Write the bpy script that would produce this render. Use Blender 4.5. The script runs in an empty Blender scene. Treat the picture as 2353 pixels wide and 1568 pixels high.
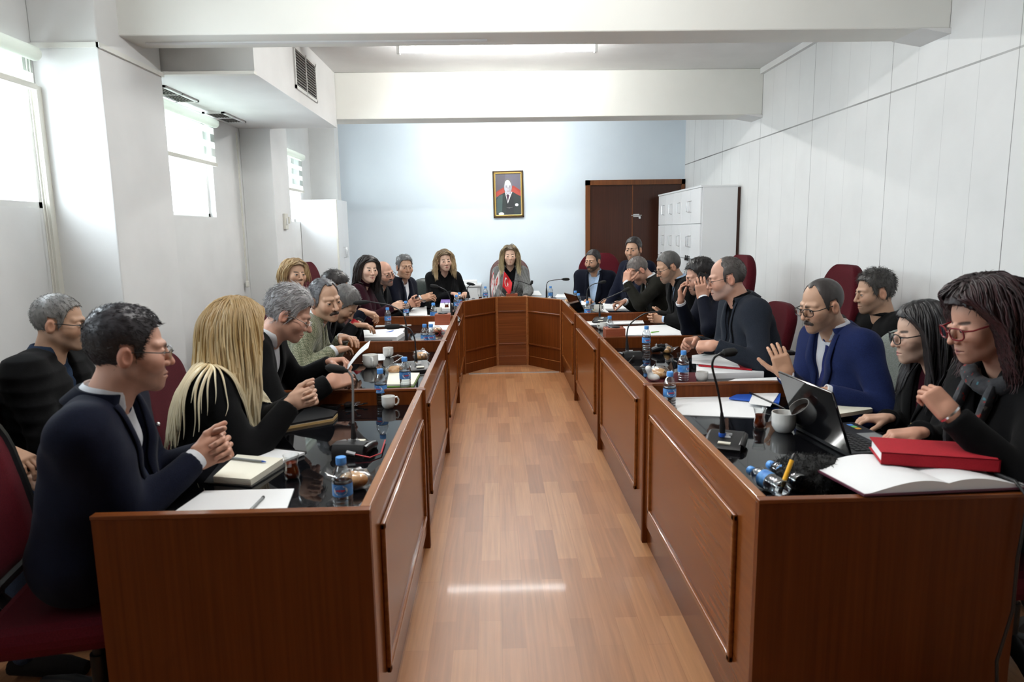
import bpy, bmesh, math, random
import numpy as np
from mathutils import Vector, Matrix

random.seed(7); RNG = np.random.default_rng(7)
SC = bpy.context.scene
COL = SC.collection

# ------------------------------------------------------------------ camera
F, CX, CY, EYE, ROLL = 1600.0, 1176.5, 784.0, 1.49, 0.0155
_d = np.array([(1136. - CX) / F, -(533. - CY) / F, -1.0]); _d /= np.linalg.norm(_d)
_e = np.array([math.cos(ROLL), math.sin(ROLL), 0.0])
_x = _e - (_e @ _d) * _d; _x /= np.linalg.norm(_x)
CM = np.stack([_x, _d, np.cross(_x, _d)], 1)          # camera axes <- world axes
cam = bpy.data.cameras.new('camera'); cam_o = bpy.data.objects.new('camera', cam); COL.objects.link(cam_o)
cam.sensor_width = 36.0; cam.lens = F / 2353 * 36.0; cam.clip_start = 0.05
_m = Matrix([list(CM[0]), list(CM[1]), list(CM[2])]).transposed().to_4x4()
_m.translation = (0, 0, EYE); cam_o.matrix_world = _m
cam.dof.use_dof = True; cam.dof.focus_distance = 5.6; cam.dof.aperture_fstop = 4.5
SC.camera = cam_o

def ray(px, py): return CM.T @ np.array([(px - CX) / F, -(py - CY) / F, -1.0])
def at(px, py, Y=None, z=None, X=None):
    """world point seen at a spot of the photograph, on a plane of the room"""
    w = ray(px, py); o = np.array([0, 0, EYE])
    if z is not None: return o + (z - EYE) / w[2] * w
    if X is not None: return o + X / w[0] * w
    return o + Y / w[1] * w

# ------------------------------------------------------------------ world and exposure
W = bpy.data.worlds.new('world'); SC.world = W; W.use_nodes = True
W.node_tree.nodes['Background'].inputs[0].default_value = (0.86, 0.93, 1.0, 1)
W.node_tree.nodes['Background'].inputs[1].default_value = 5.0
SC.view_settings.view_transform = 'Standard'; SC.view_settings.look = 'None'
SC.view_settings.exposure = 0.12; SC.view_settings.gamma = 1.0; SC.view_settings.use_curve_mapping = False
SC.cycles.max_bounces = 8; SC.cycles.diffuse_bounces = 3; SC.cycles.glossy_bounces = 3; SC.cycles.transmission_bounces = 6; SC.cycles.transparent_max_bounces = 10
SC.cycles.caustics_reflective = False; SC.cycles.caustics_refractive = False
TUBE_POWER = (185.0, 180.0, 195.0)

def daylight(y0, y1, z0, z1, power):
    l = bpy.data.lights.new('window_daylight', 'AREA'); l.shape = 'RECTANGLE'; l.size = y1 - y0; l.size_y = z1 - z0
    l.energy = power; l.color = (0.86, 0.93, 1.0)
    o = bpy.data.objects.new('window_daylight', l); COL.objects.link(o)
    o.location = (-2.56, (y0 + y1) / 2, (z0 + z1) / 2)
    o.rotation_euler = Vector((1, 0, -0.25)).to_track_quat('-Z', 'Y').to_euler()
    return o
WINDOWS = [(0.55, 1.75), (2.35, 3.70), (4.72, 5.95), (7.3, 8.56)]
for (_a, _b), _p in zip(WINDOWS, (10, 34, 36, 26)): daylight(_a, _b, 1.66, 2.40, _p)

# ------------------------------------------------------------------ mesh helpers
def link(name, me, mat=None, parent=None, smooth=True):
    o = bpy.data.objects.new(name, me); COL.objects.link(o)
    if mat is not None:
        for m in (mat if isinstance(mat, (list, tuple)) else [mat]): me.materials.append(m)
    if smooth and len(me.polygons): me.polygons.foreach_set('use_smooth', np.ones(len(me.polygons), bool))
    if parent is not None: o.parent = parent
    return o
def mesh_np(V, faces, midx=None, cols=None):
    """V (n,3); faces: list of arrays (m,k)"""
    me = bpy.data.meshes.new('m'); V = np.asarray(V, np.float32)
    fl = [np.asarray(f, np.int32) for f in faces if len(f)]
    me.vertices.add(len(V)); me.vertices.foreach_set('co', V.ravel())
    tot = np.concatenate([np.full(len(f), f.shape[1], np.int32) for f in fl]); loops = np.concatenate([f.ravel() for f in fl])
    me.loops.add(len(loops)); me.loops.foreach_set('vertex_index', loops)
    me.polygons.add(len(tot)); st = np.zeros(len(tot), np.int32); st[1:] = np.cumsum(tot)[:-1]
    me.polygons.foreach_set('loop_start', st)
    if midx is not None: me.polygons.foreach_set('material_index', np.asarray(midx, np.int32))
    me.update(calc_edges=True); me.validate()
    if cols is not None:
        c = np.ones((len(V), 4), np.float32); c[:, :3] = cols
        a = me.color_attributes.new('tint', 'FLOAT_COLOR', 'POINT'); a.data.foreach_set('color', c.ravel())
    return me
def rotz(a): return np.array([[math.cos(a), -math.sin(a), 0], [math.sin(a), math.cos(a), 0], [0, 0, 1.0]])
def frame_from(d, up=(0, 0, 1)):
    d = np.asarray(d, float); d = d / np.linalg.norm(d); up = np.asarray(up, float)
    if abs(d @ up) > .98 * np.linalg.norm(up): up = np.array([1.0, 0, 0]) if abs(d[0]) < .9 else np.array([0, 1.0, 0])
    r = np.cross(d, up); r /= np.linalg.norm(r); return np.stack([r, np.cross(r, d), d], 1)
class MB:
    """collects simple shapes and links them as one mesh object"""
    def __init__(s): s.V = []; s.F = []; s.C = []; s.n = 0; s.M = []; s.mi = 0; s.flat = set()
    def add(s, V, F, c=(1, 1, 1)):
        V = np.asarray(V, float); s.V.append(V); s.C.append(np.tile(c, (len(V), 1)) if np.ndim(c) == 1 else np.asarray(c))
        for f in F: s.F.append(tuple(i + s.n for i in f)); s.M.append(s.mi)
        s.n += len(V); return s
    def box(s, lo, hi, R=None, c0=None, bev=0.0, c=(1, 1, 1)):
        lo = np.asarray(lo, float); hi = np.asarray(hi, float)
        if bev > 0:
            bm = bmesh.new(); bmesh.ops.create_cube(bm, size=1.0)
            for v in bm.verts: v.co = Vector((lo + hi) / 2) + Vector(np.array(v.co) * (hi - lo))
            bmesh.ops.bevel(bm, geom=bm.edges[:], offset=bev, segments=2, affect='EDGES', profile=0.5)
            V = np.array([v.co[:] for v in bm.verts]); bm.verts.index_update(); Fc = [[v.index for v in f.verts] for f in bm.faces]; bm.free()
        else:
            V = np.array([[x, y, z] for z in (lo[2], hi[2]) for y in (lo[1], hi[1]) for x in (lo[0], hi[0])])
            Fc = [(0, 2, 3, 1), (4, 5, 7, 6), (0, 1, 5, 4), (2, 6, 7, 3), (0, 4, 6, 2), (1, 3, 7, 5)]
        if R is not None:
            c0 = (lo + hi) / 2 if c0 is None else np.asarray(c0, float); V = (V - c0) @ np.asarray(R).T + c0
        s.flat.update(range(len(s.F), len(s.F) + len(Fc))); return s.add(V, Fc, c)
    def prism(s, poly, z0, z1, c=(1, 1, 1)):
        p = np.asarray(poly, float)[:, :2]; n = len(p)
        a = sum(p[i][0] * p[(i + 1) % n][1] - p[(i + 1) % n][0] * p[i][1] for i in range(n))
        if a < 0: p = p[::-1]
        z0 = np.broadcast_to(z0, n); z1 = np.broadcast_to(z1, n)
        V = np.concatenate([np.c_[p, z0], np.c_[p, z1]])
        return s.add(V, [tuple(range(n))[::-1], tuple(range(n, 2 * n))] + [(i, (i + 1) % n, n + (i + 1) % n, n + i) for i in range(n)], c)
    def tube(s, pts, r, sides=10, c=(1, 1, 1), caps=True, flat=1.0):
        P = np.asarray(pts, float); n = len(P); r = np.broadcast_to(r, n); T = np.gradient(P, axis=0)
        V = []; up = np.array([0.13, 0.21, 0.97])
        for i in range(n):
            A = frame_from(T[i], up); up = A[:, 1]
            a = np.arange(sides) * 2 * math.pi / sides
            V.append(P[i] + r[i] * (np.outer(np.cos(a), A[:, 0]) + flat * np.outer(np.sin(a), A[:, 1])))
        Fc = [(i * sides + j, i * sides + (j + 1) % sides, (i + 1) * sides + (j + 1) % sides, (i + 1) * sides + j) for i in range(n - 1) for j in range(sides)]
        if caps: Fc += [tuple(range(sides))[::-1], tuple((n - 1) * sides + j for j in range(sides))]
        return s.add(np.concatenate(V), Fc, c)
    def lathe(s, prof, sides=24, o=(0, 0, 0), A=None, c=(1, 1, 1), caps=True):
        a = np.arange(sides) * 2 * math.pi / sides; n = len(prof)
        V = np.concatenate([np.c_[r * np.cos(a), r * np.sin(a), np.full(sides, z)] for r, z in prof])
        if A is not None: V = V @ np.asarray(A).T
        Fc = [(i * sides + j, i * sides + (j + 1) % sides, (i + 1) * sides + (j + 1) % sides, (i + 1) * sides + j) for i in range(n - 1) for j in range(sides)]
        if caps: Fc += [tuple(range(sides))[::-1], tuple((n - 1) * sides + j for j in range(sides))]
        return s.add(V + np.asarray(o, float), Fc, c)
    def ball(s, o, r, A=None, u=14, v=10, c=(1, 1, 1)):
        r = np.broadcast_to(r, 3); th = np.linspace(0, math.pi, v + 1); ph = np.arange(u) * 2 * math.pi / u
        V = np.array([[math.sin(t) * math.cos(p) * r[0], math.sin(t) * math.sin(p) * r[1], -math.cos(t) * r[2]] for t in th for p in ph])
        if A is not None: V = V @ np.asarray(A).T
        return s.add(V + np.asarray(o, float), [(i * u + j, i * u + (j + 1) % u, (i + 1) * u + (j + 1) % u, (i + 1) * u + j) for i in range(v) for j in range(u)], c)
    def grid(s, P, c=(1, 1, 1), loop=False):
        """P (a,b,3) sheet"""
        a, b = P.shape[:2]
        Fc = [(i * b + j, i * b + (j + 1) % b, (i + 1) * b + (j + 1) % b, (i + 1) * b + j) for i in range(a - 1) for j in range(b if loop else b - 1)]
        return s.add(P.reshape(-1, 3), Fc, c if np.ndim(c) == 1 else np.asarray(c).reshape(-1, 3))
    def build(s, name, mat, parent=None, smooth=True, org=None, solid=0, angle=None):
        V = np.concatenate(s.V)
        if org is not None: V = V - np.asarray(org)
        me = bpy.data.meshes.new(name); me.from_pydata(V.tolist(), [], s.F); me.validate()
        if len(me.polygons) == len(s.M): me.polygons.foreach_set('material_index', s.M)
        cc = np.ones((len(V), 4), np.float32); cc[:, :3] = np.concatenate(s.C)
        at_ = me.color_attributes.new('tint', 'FLOAT_COLOR', 'POINT'); at_.data.foreach_set('color', cc.ravel())
        o = link(name, me, mat, parent, smooth)
        if smooth:
            me.set_sharp_from_angle(angle=math.radians(angle or 40))
            if s.flat and len(me.polygons) == len(s.M): me.polygons.foreach_set('use_smooth', [i not in s.flat for i in range(len(s.M))])
        if solid:
            md = o.modifiers.new('solid', 'SOLIDIFY'); md.thickness = solid; md.offset = 0
        return o
def thing(name, label, cat, loc=(0, 0, 0), rz=0.0, group=None):
    o = bpy.data.objects.new(name, None); COL.objects.link(o); o.empty_display_size = .05
    o.location = loc; o.rotation_euler = (0, 0, rz); return tag(o, label, cat, group)
def tag(o, label, cat, group=None):
    o['label'] = label; o['category'] = cat
    if group: o['group'] = group
    return o
def struct(o): o['kind'] = 'structure'; return o
def copy_tree(o, parent=None):
    c = o.copy(); COL.objects.link(c)
    if parent is not None: c.parent = parent
    for ch in o.children: copy_tree(ch, c)
    return c

# ------------------------------------------------------------------ materials
def pmat(name, col, rough=.5, metal=0, spec=.5, coat=0, emit=0, trans=0, ior=1.45, alpha=1, sheen=0, tint=False):
    m = bpy.data.materials.new(name); m.use_nodes = True; b = m.node_tree.nodes['Principled BSDF']; I = b.inputs
    I['Base Color'].default_value = (*col, 1); I['Roughness'].default_value = rough; I['Metallic'].default_value = metal
    I['Specular IOR Level'].default_value = spec; I['Coat Weight'].default_value = coat; I['Transmission Weight'].default_value = trans
    I['IOR'].default_value = ior; I['Alpha'].default_value = alpha; I['Sheen Weight'].default_value = sheen
    if coat: I['Coat Roughness'].default_value = .06
    if emit: I['Emission Color'].default_value = (*col, 1); I['Emission Strength'].default_value = emit
    if tint: mul_tint(m, col)
    return m
def N(m, t, **kw):
    n = m.node_tree.nodes.new(t)
    for k, v in kw.items():
        if k in n.inputs: n.inputs[k].default_value = v
        else: setattr(n, k, v)
    return n
def L(m, a, b): m.node_tree.links.new(a, b)
def mul_tint(m, col):
    a = N(m, 'ShaderNodeVertexColor', layer_name='tint'); x = N(m, 'ShaderNodeMix', data_type='RGBA', blend_type='MULTIPLY')
    x.inputs[0].default_value = 1; x.inputs[6].default_value = (*col, 1); L(m, a.outputs[0], x.inputs[7])
    L(m, x.outputs[2], m.node_tree.nodes['Principled BSDF'].inputs['Base Color']); return x
def ramp(m, stops):
    r = N(m, 'ShaderNodeValToRGB'); e = r.color_ramp.elements
    while len(e) < len(stops): e.new(.5)
    for i, (p, c) in enumerate(stops): e[i].position = p; e[i].color = (*c, 1)
    return r
def noisy(name, c0, c1, scale=20, rough=.5, stretch=(1, 1, 1), bump=0, detail=4, coord='Object', **kw):
    m = pmat(name, c0, rough, **kw); b = m.node_tree.nodes['Principled BSDF']
    tc = N(m, 'ShaderNodeTexCoord'); mp = N(m, 'ShaderNodeMapping'); mp.inputs['Scale'].default_value = stretch
    L(m, tc.outputs[coord], mp.inputs[0]); n = N(m, 'ShaderNodeTexNoise', Scale=scale, Detail=detail); L(m, mp.outputs[0], n.inputs['Vector'])
    r = ramp(m, [(.3, c0), (.7, c1)]); L(m, n.outputs[0], r.inputs[0]); L(m, r.outputs[0], b.inputs['Base Color'])
    if bump:
        bp = N(m, 'ShaderNodeBump', Strength=bump, Distance=.004); L(m, n.outputs[0], bp.inputs['Height']); L(m, bp.outputs[0], b.inputs['Normal'])
    return m
def wood(name, dark, light, axis, rough=.22, coat=.25, spec=.35):
    """straight veneer; axis is the direction the grain runs along"""
    st = [70.0, 70.0, 70.0]; st[axis] = 1.6
    m = pmat(name, dark, rough, coat=coat, spec=spec); b = m.node_tree.nodes['Principled BSDF']
    tc = N(m, 'ShaderNodeTexCoord'); mp = N(m, 'ShaderNodeMapping'); mp.inputs['Scale'].default_value = st
    g = N(m, 'ShaderNodeNewGeometry'); L(m, g.outputs['Position'], mp.inputs[0])
    n = N(m, 'ShaderNodeTexNoise', Scale=1.0, Detail=2, Roughness=.5); L(m, mp.outputs[0], n.inputs['Vector'])
    n2 = N(m, 'ShaderNodeTexNoise', Scale=.25, Detail=2); L(m, mp.outputs[0], n2.inputs['Vector'])
    mx = N(m, 'ShaderNodeMath', operation='MULTIPLY_ADD'); mx.inputs[1].default_value = .3; L(m, n2.outputs[0], mx.inputs[0]); L(m, n.outputs[0], mx.inputs[2])
    r = ramp(m, [(.3, dark), (1.0, light)]); L(m, mx.outputs[0], r.inputs[0]); L(m, r.outputs[0], b.inputs['Base Color'])
    return m
def fabric(name, col, rough=.85, scale=160, amt=.25, sheen=.03, tint=False):
    m = noisy(name, tuple(c * (1 - amt) for c in col), tuple(c * (1 + amt) for c in col), scale, rough, bump=.12, sheen=sheen, spec=.09)
    return m
def clear(name, tintc=(1, 1, 1), gloss=.12, rough=.03):
    """thin clear plastic or glass: see-through with a fresnel sheen"""
    m = bpy.data.materials.new(name); m.use_nodes = True; nt = m.node_tree; nt.nodes.clear()
    o = N(m, 'ShaderNodeOutputMaterial'); t = N(m, 'ShaderNodeBsdfTransparent'); t.inputs[0].default_value = (*tintc, 1)
    g = N(m, 'ShaderNodeBsdfGlossy'); g.inputs['Roughness'].default_value = rough
    lw = N(m, 'ShaderNodeLayerWeight', Blend=.5); fz = N(m, 'ShaderNodeMath', operation='POWER'); fz.inputs[1].default_value = 2.6; L(m, lw.outputs['Facing'], fz.inputs[0])
    ad = N(m, 'ShaderNodeMath', operation='MULTIPLY_ADD'); ad.inputs[1].default_value = .8; ad.inputs[2].default_value = gloss * .5
    L(m, fz.outputs[0], ad.inputs[0]); mx = N(m, 'ShaderNodeMixShader'); L(m, ad.outputs[0], mx.inputs[0]); L(m, t.outputs[0], mx.inputs[1]); L(m, g.outputs[0], mx.inputs[2])
    L(m, mx.outputs[0], o.inputs[0]); return m

M = {}
M['paint'] = noisy('white_wall_paint', (.80, .80, .79), (.86, .86, .85), 3, .6)
M['paint_beam'] = noisy('cream_beam_paint', (.83, .83, .78), (.87, .87, .82), 3, .6)
M['paint_cool'] = noisy('cool_lit_wall_paint', (.70, .79, .87), (.74, .83, .90), 2, .6)  # blue tint puts the cool tube light and daylight into the wall colour
M['wood'] = wood('mahogany_veneer_lengthwise', (.160, .042, .008), (.225, .063, .0125), 1, .24, .12)
M['wood_v'] = wood('mahogany_veneer_upright', (.085, .019, .003), (.155, .038, .007), 2, .40, .0, .2)
M['wood_x'] = wood('mahogany_veneer_across', (.10, .026, .007), (.22, .063, .016), 0, .26, .1)
M['trimwood'] = wood('polished_edge_wood', (.22, .075, .022), (.34, .135, .045), 1, .2)
M['doorwood'] = wood('dark_door_veneer', (.030, .010, .006), (.058, .019, .010), 2, .3, .1)
M['doorframe'] = wood('door_frame_wood', (.10, .032, .010), (.19, .065, .02), 2, .3, .1)
M['blackglass'] = pmat('black_glass_top', (.004, .004, .005), .03, spec=.5, ior=1.30)
M['black'] = pmat('black_plastic', (.012, .012, .013), .35)
M['blackmatte'] = pmat('black_foam', (.008, .008, .008), .9)
M['grey'] = pmat('grey_plastic', (.25, .26, .26), .5)
M['silver'] = pmat('silver_metal', (.75, .75, .76), .25, metal=1)
M['brass'] = pmat('brass', (.80, .58, .22), .3, metal=1)
M['whitelam'] = pmat('white_laminate', (.82, .83, .84), .35)
M['whiteplastic'] = pmat('white_plastic', (.80, .80, .78), .4)
M['cream'] = pmat('cream_plastic', (.78, .76, .68), .5)
M['china'] = pmat('white_china', (.84, .83, .79), .12, coat=.3)
M['paper'] = pmat('white_paper', (.88, .88, .88), .7)
M['paper_cream'] = pmat('cream_paper', (.85, .81, .68), .7)
M['pet'] = clear('clear_bottle_plastic', (.93, .96, .99), .38)
M['water'] = pmat('water', (.93, .97, 1.0), .0, trans=1, ior=1.33)
M['glass'] = clear('clear_glass', (.97, .98, .98), .10, .01)
M['pane'] = clear('window_glass', (.95, .97, .97), .03, .01)
M['film'] = clear('crinkled_clear_film', (.94, .94, .94), .32, .12)
M['tea'] = pmat('dark_tea', (.16, .020, .003), .05, trans=.35, ior=1.33)
M['coffee'] = pmat('coffee_surface', (.06, .025, .012), .2)
M['capblue'] = pmat('blue_bottle_cap', (.10, .34, .80), .35)
M['labelblue'] = noisy('blue_bottle_label', (.02, .12, .45), (.14, .38, .72), 34, .35)
M['white'] = pmat('white_print', (.85, .85, .86), .5)
M['redprint'] = pmat('red_print', (.70, .06, .06), .5)
M['maroon'] = fabric('maroon_upholstery', (.062, .005, .009), .85, 220)
M['maroonmesh'] = fabric('maroon_mesh_upholstery', (.085, .006, .011), .7, 300)
M['brownleather'] = noisy('brown_leather', (.085, .035, .032), (.12, .055, .05), 60, .4, bump=.2)
M['greenleather'] = noisy('dark_green_leather', (.025, .035, .032), (.04, .05, .046), 60, .35, bump=.2)
M['greyfabric'] = fabric('grey_upholstery', (.22, .24, .22), .85)
M['boxwood'] = wood('reddish_box_wood', (.23, .055, .025), (.31, .085, .04), 0, .35, .1)
M['bread'] = noisy('golden_bread_crust', (.55, .22, .05), (.80, .48, .18), 14, .5)
M['redcover'] = fabric('red_cloth_book_cover', (.38, .016, .026), .6, 260, .12)
M['red'] = pmat('red_plastic', (.55, .02, .03), .4)
M['blue'] = pmat('blue_plastic', (.02, .10, .50), .35)
M['violet'] = pmat('violet_card', (.22, .14, .42), .6)
M['green'] = pmat('green_plastic', (.22, .55, .06), .4)
M['yellow'] = pmat('yellow_orange_plastic', (.95, .48, .02), .4)
M['steelvent'] = pmat('dark_vent_slats', (.16, .15, .14), .5, metal=.4)
M['dark'] = pmat('dark_opening', (.02, .02, .02), .9)
M['tubelight'] = pmat('lit_fluorescent_tube', (1.0, 1.0, .98), .4, emit=1)
def translucent(name, col, k):
    m = bpy.data.materials.new(name); m.use_nodes = True; nt = m.node_tree; nt.nodes.clear(); o = N(m, 'ShaderNodeOutputMaterial'); a = N(m, 'ShaderNodeBsdfDiffuse'); b = N(m, 'ShaderNodeBsdfTranslucent'); x = N(m, 'ShaderNodeMixShader')
    for q in (a, b): q.inputs[0].default_value = (*col, 1)
    x.inputs[0].default_value = k; L(m, a.outputs[0], x.inputs[1]); L(m, b.outputs[0], x.inputs[2]); L(m, x.outputs[0], o.inputs[0]); return m
M['blind'] = translucent('pale_blind_fabric', (.84, .85, .80), .5)
M['blindsheer'] = clear('sheer_blind_fabric', (.80, .84, .80), .02, .5)
M['alu'] = pmat('aluminium_strip', (.80, .80, .80), .35, metal=.8)

def floor_mat():
    m = pmat('oak_laminate', (.4, .2, .1), .36, coat=.06); b = m.node_tree.nodes['Principled BSDF']
    g = N(m, 'ShaderNodeNewGeometry'); sp = N(m, 'ShaderNodeSeparateXYZ'); L(m, g.outputs['Position'], sp.inputs[0])
    cb = N(m, 'ShaderNodeCombineXYZ'); L(m, sp.outputs[1], cb.inputs[0]); L(m, sp.outputs[0], cb.inputs[1])
    br = N(m, 'ShaderNodeTexBrick', offset=.37, offset_frequency=2, squash=1.0)
    for k, v in dict(Scale=1.0).items(): br.inputs[k].default_value = v
    br.inputs['Brick Width'].default_value = .50; br.inputs['Row Height'].default_value = .088; br.inputs['Mortar Size'].default_value = .0009
    br.inputs['Bias'].default_value = 0; br.inputs['Color1'].default_value = (0, 0, 0, 1); br.inputs['Color2'].default_value = (1, 1, 1, 1); br.inputs['Mortar'].default_value = (.1, .1, .1, 1)
    L(m, cb.outputs[0], br.inputs['Vector'])
    mp = N(m, 'ShaderNodeMapping'); mp.inputs['Scale'].default_value = (60, 2.2, 1); L(m, g.outputs['Position'], mp.inputs[0])
    n = N(m, 'ShaderNodeTexNoise', Scale=1.0, Detail=5, Distortion=.6); L(m, mp.outputs[0], n.inputs['Vector'])
    r1 = ramp(m, [(0, (.350, .152, .062)), (.5, (.445, .208, .092)), (1, (.52, .265, .122))]); L(m, br.outputs['Color'], r1.inputs[0])
    r2 = ramp(m, [(.3, (.80, .78, .76)), (.7, (1.06, 1.05, 1.04))]); L(m, n.outputs[0], r2.inputs[0])
    x = N(m, 'ShaderNodeMix', data_type='RGBA', blend_type='MULTIPLY'); x.inputs[0].default_value = 1
    L(m, r1.outputs[0], x.inputs[6]); L(m, r2.outputs[0], x.inputs[7]); L(m, x.outputs[2], b.inputs['Base Color'])
    return m
M['floor'] = floor_mat()
def panel_mat():
    """painted boards: upright joints and one level joint"""
    m = noisy('painted_wall_boards', (.79, .79, .78), (.84, .84, .83), 3, .55); b = m.node_tree.nodes['Principled BSDF']
    src = b.inputs['Base Color'].links[0].from_socket
    g = N(m, 'ShaderNodeNewGeometry'); sp = N(m, 'ShaderNodeSeparateXYZ'); L(m, g.outputs['Position'], sp.inputs[0])
    def line(sock, off, per, w):
        a = N(m, 'ShaderNodeMath', operation='SUBTRACT'); a.inputs[1].default_value = off; L(m, sock, a.inputs[0])
        p = N(m, 'ShaderNodeMath', operation='PINGPONG'); p.inputs[1].default_value = per / 2; L(m, a.outputs[0], p.inputs[0])
        c = N(m, 'ShaderNodeMath', operation='LESS_THAN'); c.inputs[1].default_value = w / 2; L(m, p.outputs[0], c.inputs[0]); return c.outputs[0]
    nz = N(m, 'ShaderNodeTexNoise', Scale=1.1, Detail=2); L(m, g.outputs['Position'], nz.inputs['Vector'])
    prev = src
    for off, per, w, k, axis in ((4.51, 1.09, .006, .75, 1), (4.51, .2725, .003, .36, 1), (2.318, 40, .011, .8, 2)):
        f = line(sp.outputs[axis], off, per, w); mu = N(m, 'ShaderNodeMath', operation='MULTIPLY'); L(m, f, mu.inputs[0]); L(m, nz.outputs[0], mu.inputs[1])
        mk = N(m, 'ShaderNodeMath', operation='MULTIPLY'); mk.inputs[1].default_value = k * 1.7; L(m, mu.outputs[0], mk.inputs[0]); mk.use_clamp = True
        x = N(m, 'ShaderNodeMix', data_type='RGBA'); x.inputs[7].default_value = (.10, .095, .09, 1); L(m, mk.outputs[0], x.inputs[0]); L(m, prev, x.inputs[6]); prev = x.outputs[2]
    L(m, prev, b.inputs['Base Color']); return m
M['boards'] = panel_mat()
M['beige'] = noisy('beige_wall_paint', (.34, .31, .26), (.40, .36, .30), 3, .7)
# ------------------------------------------------------------------ the room
XR, XL, YB, YF, ZC = 2.51, -2.31, 9.3, -5.0, 2.94
def sbox(name, lo, hi, mat, bev=0): return struct(MB().box(lo, hi, bev=bev).build(name, mat, smooth=bev > 0))
sbox('floor', (-2.9, YF - .2, -.15), (2.9, YB + .2, 0), M['floor'])
sbox('ceiling', (-2.9, YF - .2, ZC), (2.9, YB + .2, ZC + .15), M['paint'])
sbox('wall_right', (XR, YF - .2, 0), (XR + .2, YB + .2, ZC), M['boards'])
sbox('wall_back', (-2.9, YB, 0), (XR, YB + .2, ZC), M['paint_cool'])
sbox('wall_front', (-2.9, YF - .2, 0), (XR, YF, ZC), M['beige'])
w = MB(); ZS, ZH = 1.645, 2.42
ys = [YF] + [v for ab in WINDOWS for v in ab] + [YB]
for i in range(0, len(ys), 2): w.box((XL - .2, ys[i], 0), (XL, ys[i + 1], ZC))
for a, b in WINDOWS: w.box((XL - .2, a, 0), (XL, b, ZS)); w.box((XL - .2, a, ZH), (XL, b, ZC))
struct(w.build('wall_left', M['paint'], smooth=False))
# columns, beams, cable trims
sbox('wall_left_column', (XL, 3.74, 0), (-1.975, 4.42, ZC), M['paint'], .006)
sbox('wall_left_column.001', (XL, 6.62, 0), (-2.03, 7.14, ZC), M['paint'], .006)
sbox('wall_left_column.002', (XL, 9.08, 0), (-1.985, YB, ZC), M['paint'])
sbox('ceiling_beam', (XL, 3.96, 2.55), (XR, 4.225, ZC), M['paint_beam'], .008)
sbox('ceiling_beam.001', (XL, 6.66, 2.53), (XR, 6.95, ZC), M['paint_beam'], .008)
t = MB().box((XL, 3.725, 2.435), (-1.965, 3.742, 2.46)).box((-1.977, 3.725, 2.435), (-1.96, 4.42, 2.46)); struct(t.build('trim_1', M['paint_beam'], smooth=False))
t = MB().box((XL, 3.70, .1), (XL + .03, 3.74, 2.25)); struct(t.build('trim_2', M['cream'], smooth=False))
t = MB().box((XR - .035, 4.225, ZC - .05), (XR, 6.66, ZC)); struct(t.build('trim_3', M['paint'], smooth=False))
for k, y in enumerate((3.95, 6.65)):
    ZB_ = (2.55, 2.53)[k]; t = MB(); t.add([(XR - .17, y, ZB_), (XR, y, ZB_), (XR, y, ZB_ - .03), (XR - .17, y + .28, ZB_), (XR, y + .28, ZB_), (XR, y + .28, ZB_ - .03)], [(0, 1, 2), (3, 5, 4), (0, 2, 5, 3), (1, 4, 5, 2), (0, 3, 4, 1)])
    struct(t.build('trim_%d' % (4 + k), M['paint'], smooth=False))
struct(MB().box((-1.4, 4.46, ZC - .003), (1.5, 4.49, ZC)).build('trim_6', M['paint'], smooth=False))
t = MB().box((-.3, 7.25, 0), (.66, 7.29, .006)); struct(t.build('trim_7', M['alu'], smooth=False))
t = MB().box((-1.9, 4.09, 2.542), (-.02, 4.12, 2.551)); struct(t.build('trim_8', M['paint'], smooth=False))
# air duct box with vents
SX0, SX1, SY0, SY1, SZ = XL, -1.425, 4.43, 6.655, 2.455
d = MB().box((SX0, SY0, SZ), (SX1, SY1, ZC - .001)); struct(d.build('ceiling_duct_soffit', M['paint'], smooth=False))
struct(MB().box((SX0 + .3, SY0 - .02, SZ - .006), (SX1 + .004, SY0 + .03, SZ + .012)).build('trim_9', M['paint_beam'], smooth=False))
def vent(label, o, ux, uy, w, h, nslat):
    """o centre, ux across, uy along slats' stacking direction, both unit vectors"""
    ux, uy = np.array(ux, float), np.array(uy, float); n = np.cross(ux, uy); R = np.stack([ux, uy, n], 1)
    v = thing('air_vent', label, 'vent', o); I = np.zeros(3)
    f = MB()
    for lo, hi in (((-w / 2, -h / 2), (w / 2, -h / 2 + .022)), ((-w / 2, h / 2 - .022), (w / 2, h / 2)), ((-w / 2, -h / 2), (-w / 2 + .022, h / 2)), ((w / 2 - .022, -h / 2), (w / 2, h / 2)), ((-.008, -h / 2), (.008, h / 2))):
        f.box((*lo, 0), (*hi, .012), R=R, c0=I)
    f.build('frame', M['whiteplastic'], v, smooth=False)
    MB().box((-w / 2 + .01, -h / 2 + .01, .001), (w / 2 - .01, h / 2 - .01, .003), R=R, c0=I).build('backing', M['dark'], v, smooth=False)
    s = MB()
    for k in range(nslat):
        y = -h / 2 + .03 + (h - .06) * k / (nslat - 1); s.box((-w / 2 + .02, y - .004, .003), (w / 2 - .02, y + .006, .009), R=R, c0=I)
    s.build('slats', M['steelvent'], v, smooth=False)
vent('white framed dark slatted vent on the side of the duct box', (SX1, 5.62, 2.695), (0, 1, 0), (0, 0, 1), .62, .30, 13)
vent('dark slatted vent under the duct box, nearer one beside the column', (-2.19, 5.00, SZ), (0, 1, 0), (1, 0, 0), .54, .17, 6)
vent('grey slatted vent under the duct box, farther one above the window', (-2.19, 5.98, SZ), (0, 1, 0), (1, 0, 0), .50, .17, 6)
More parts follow.
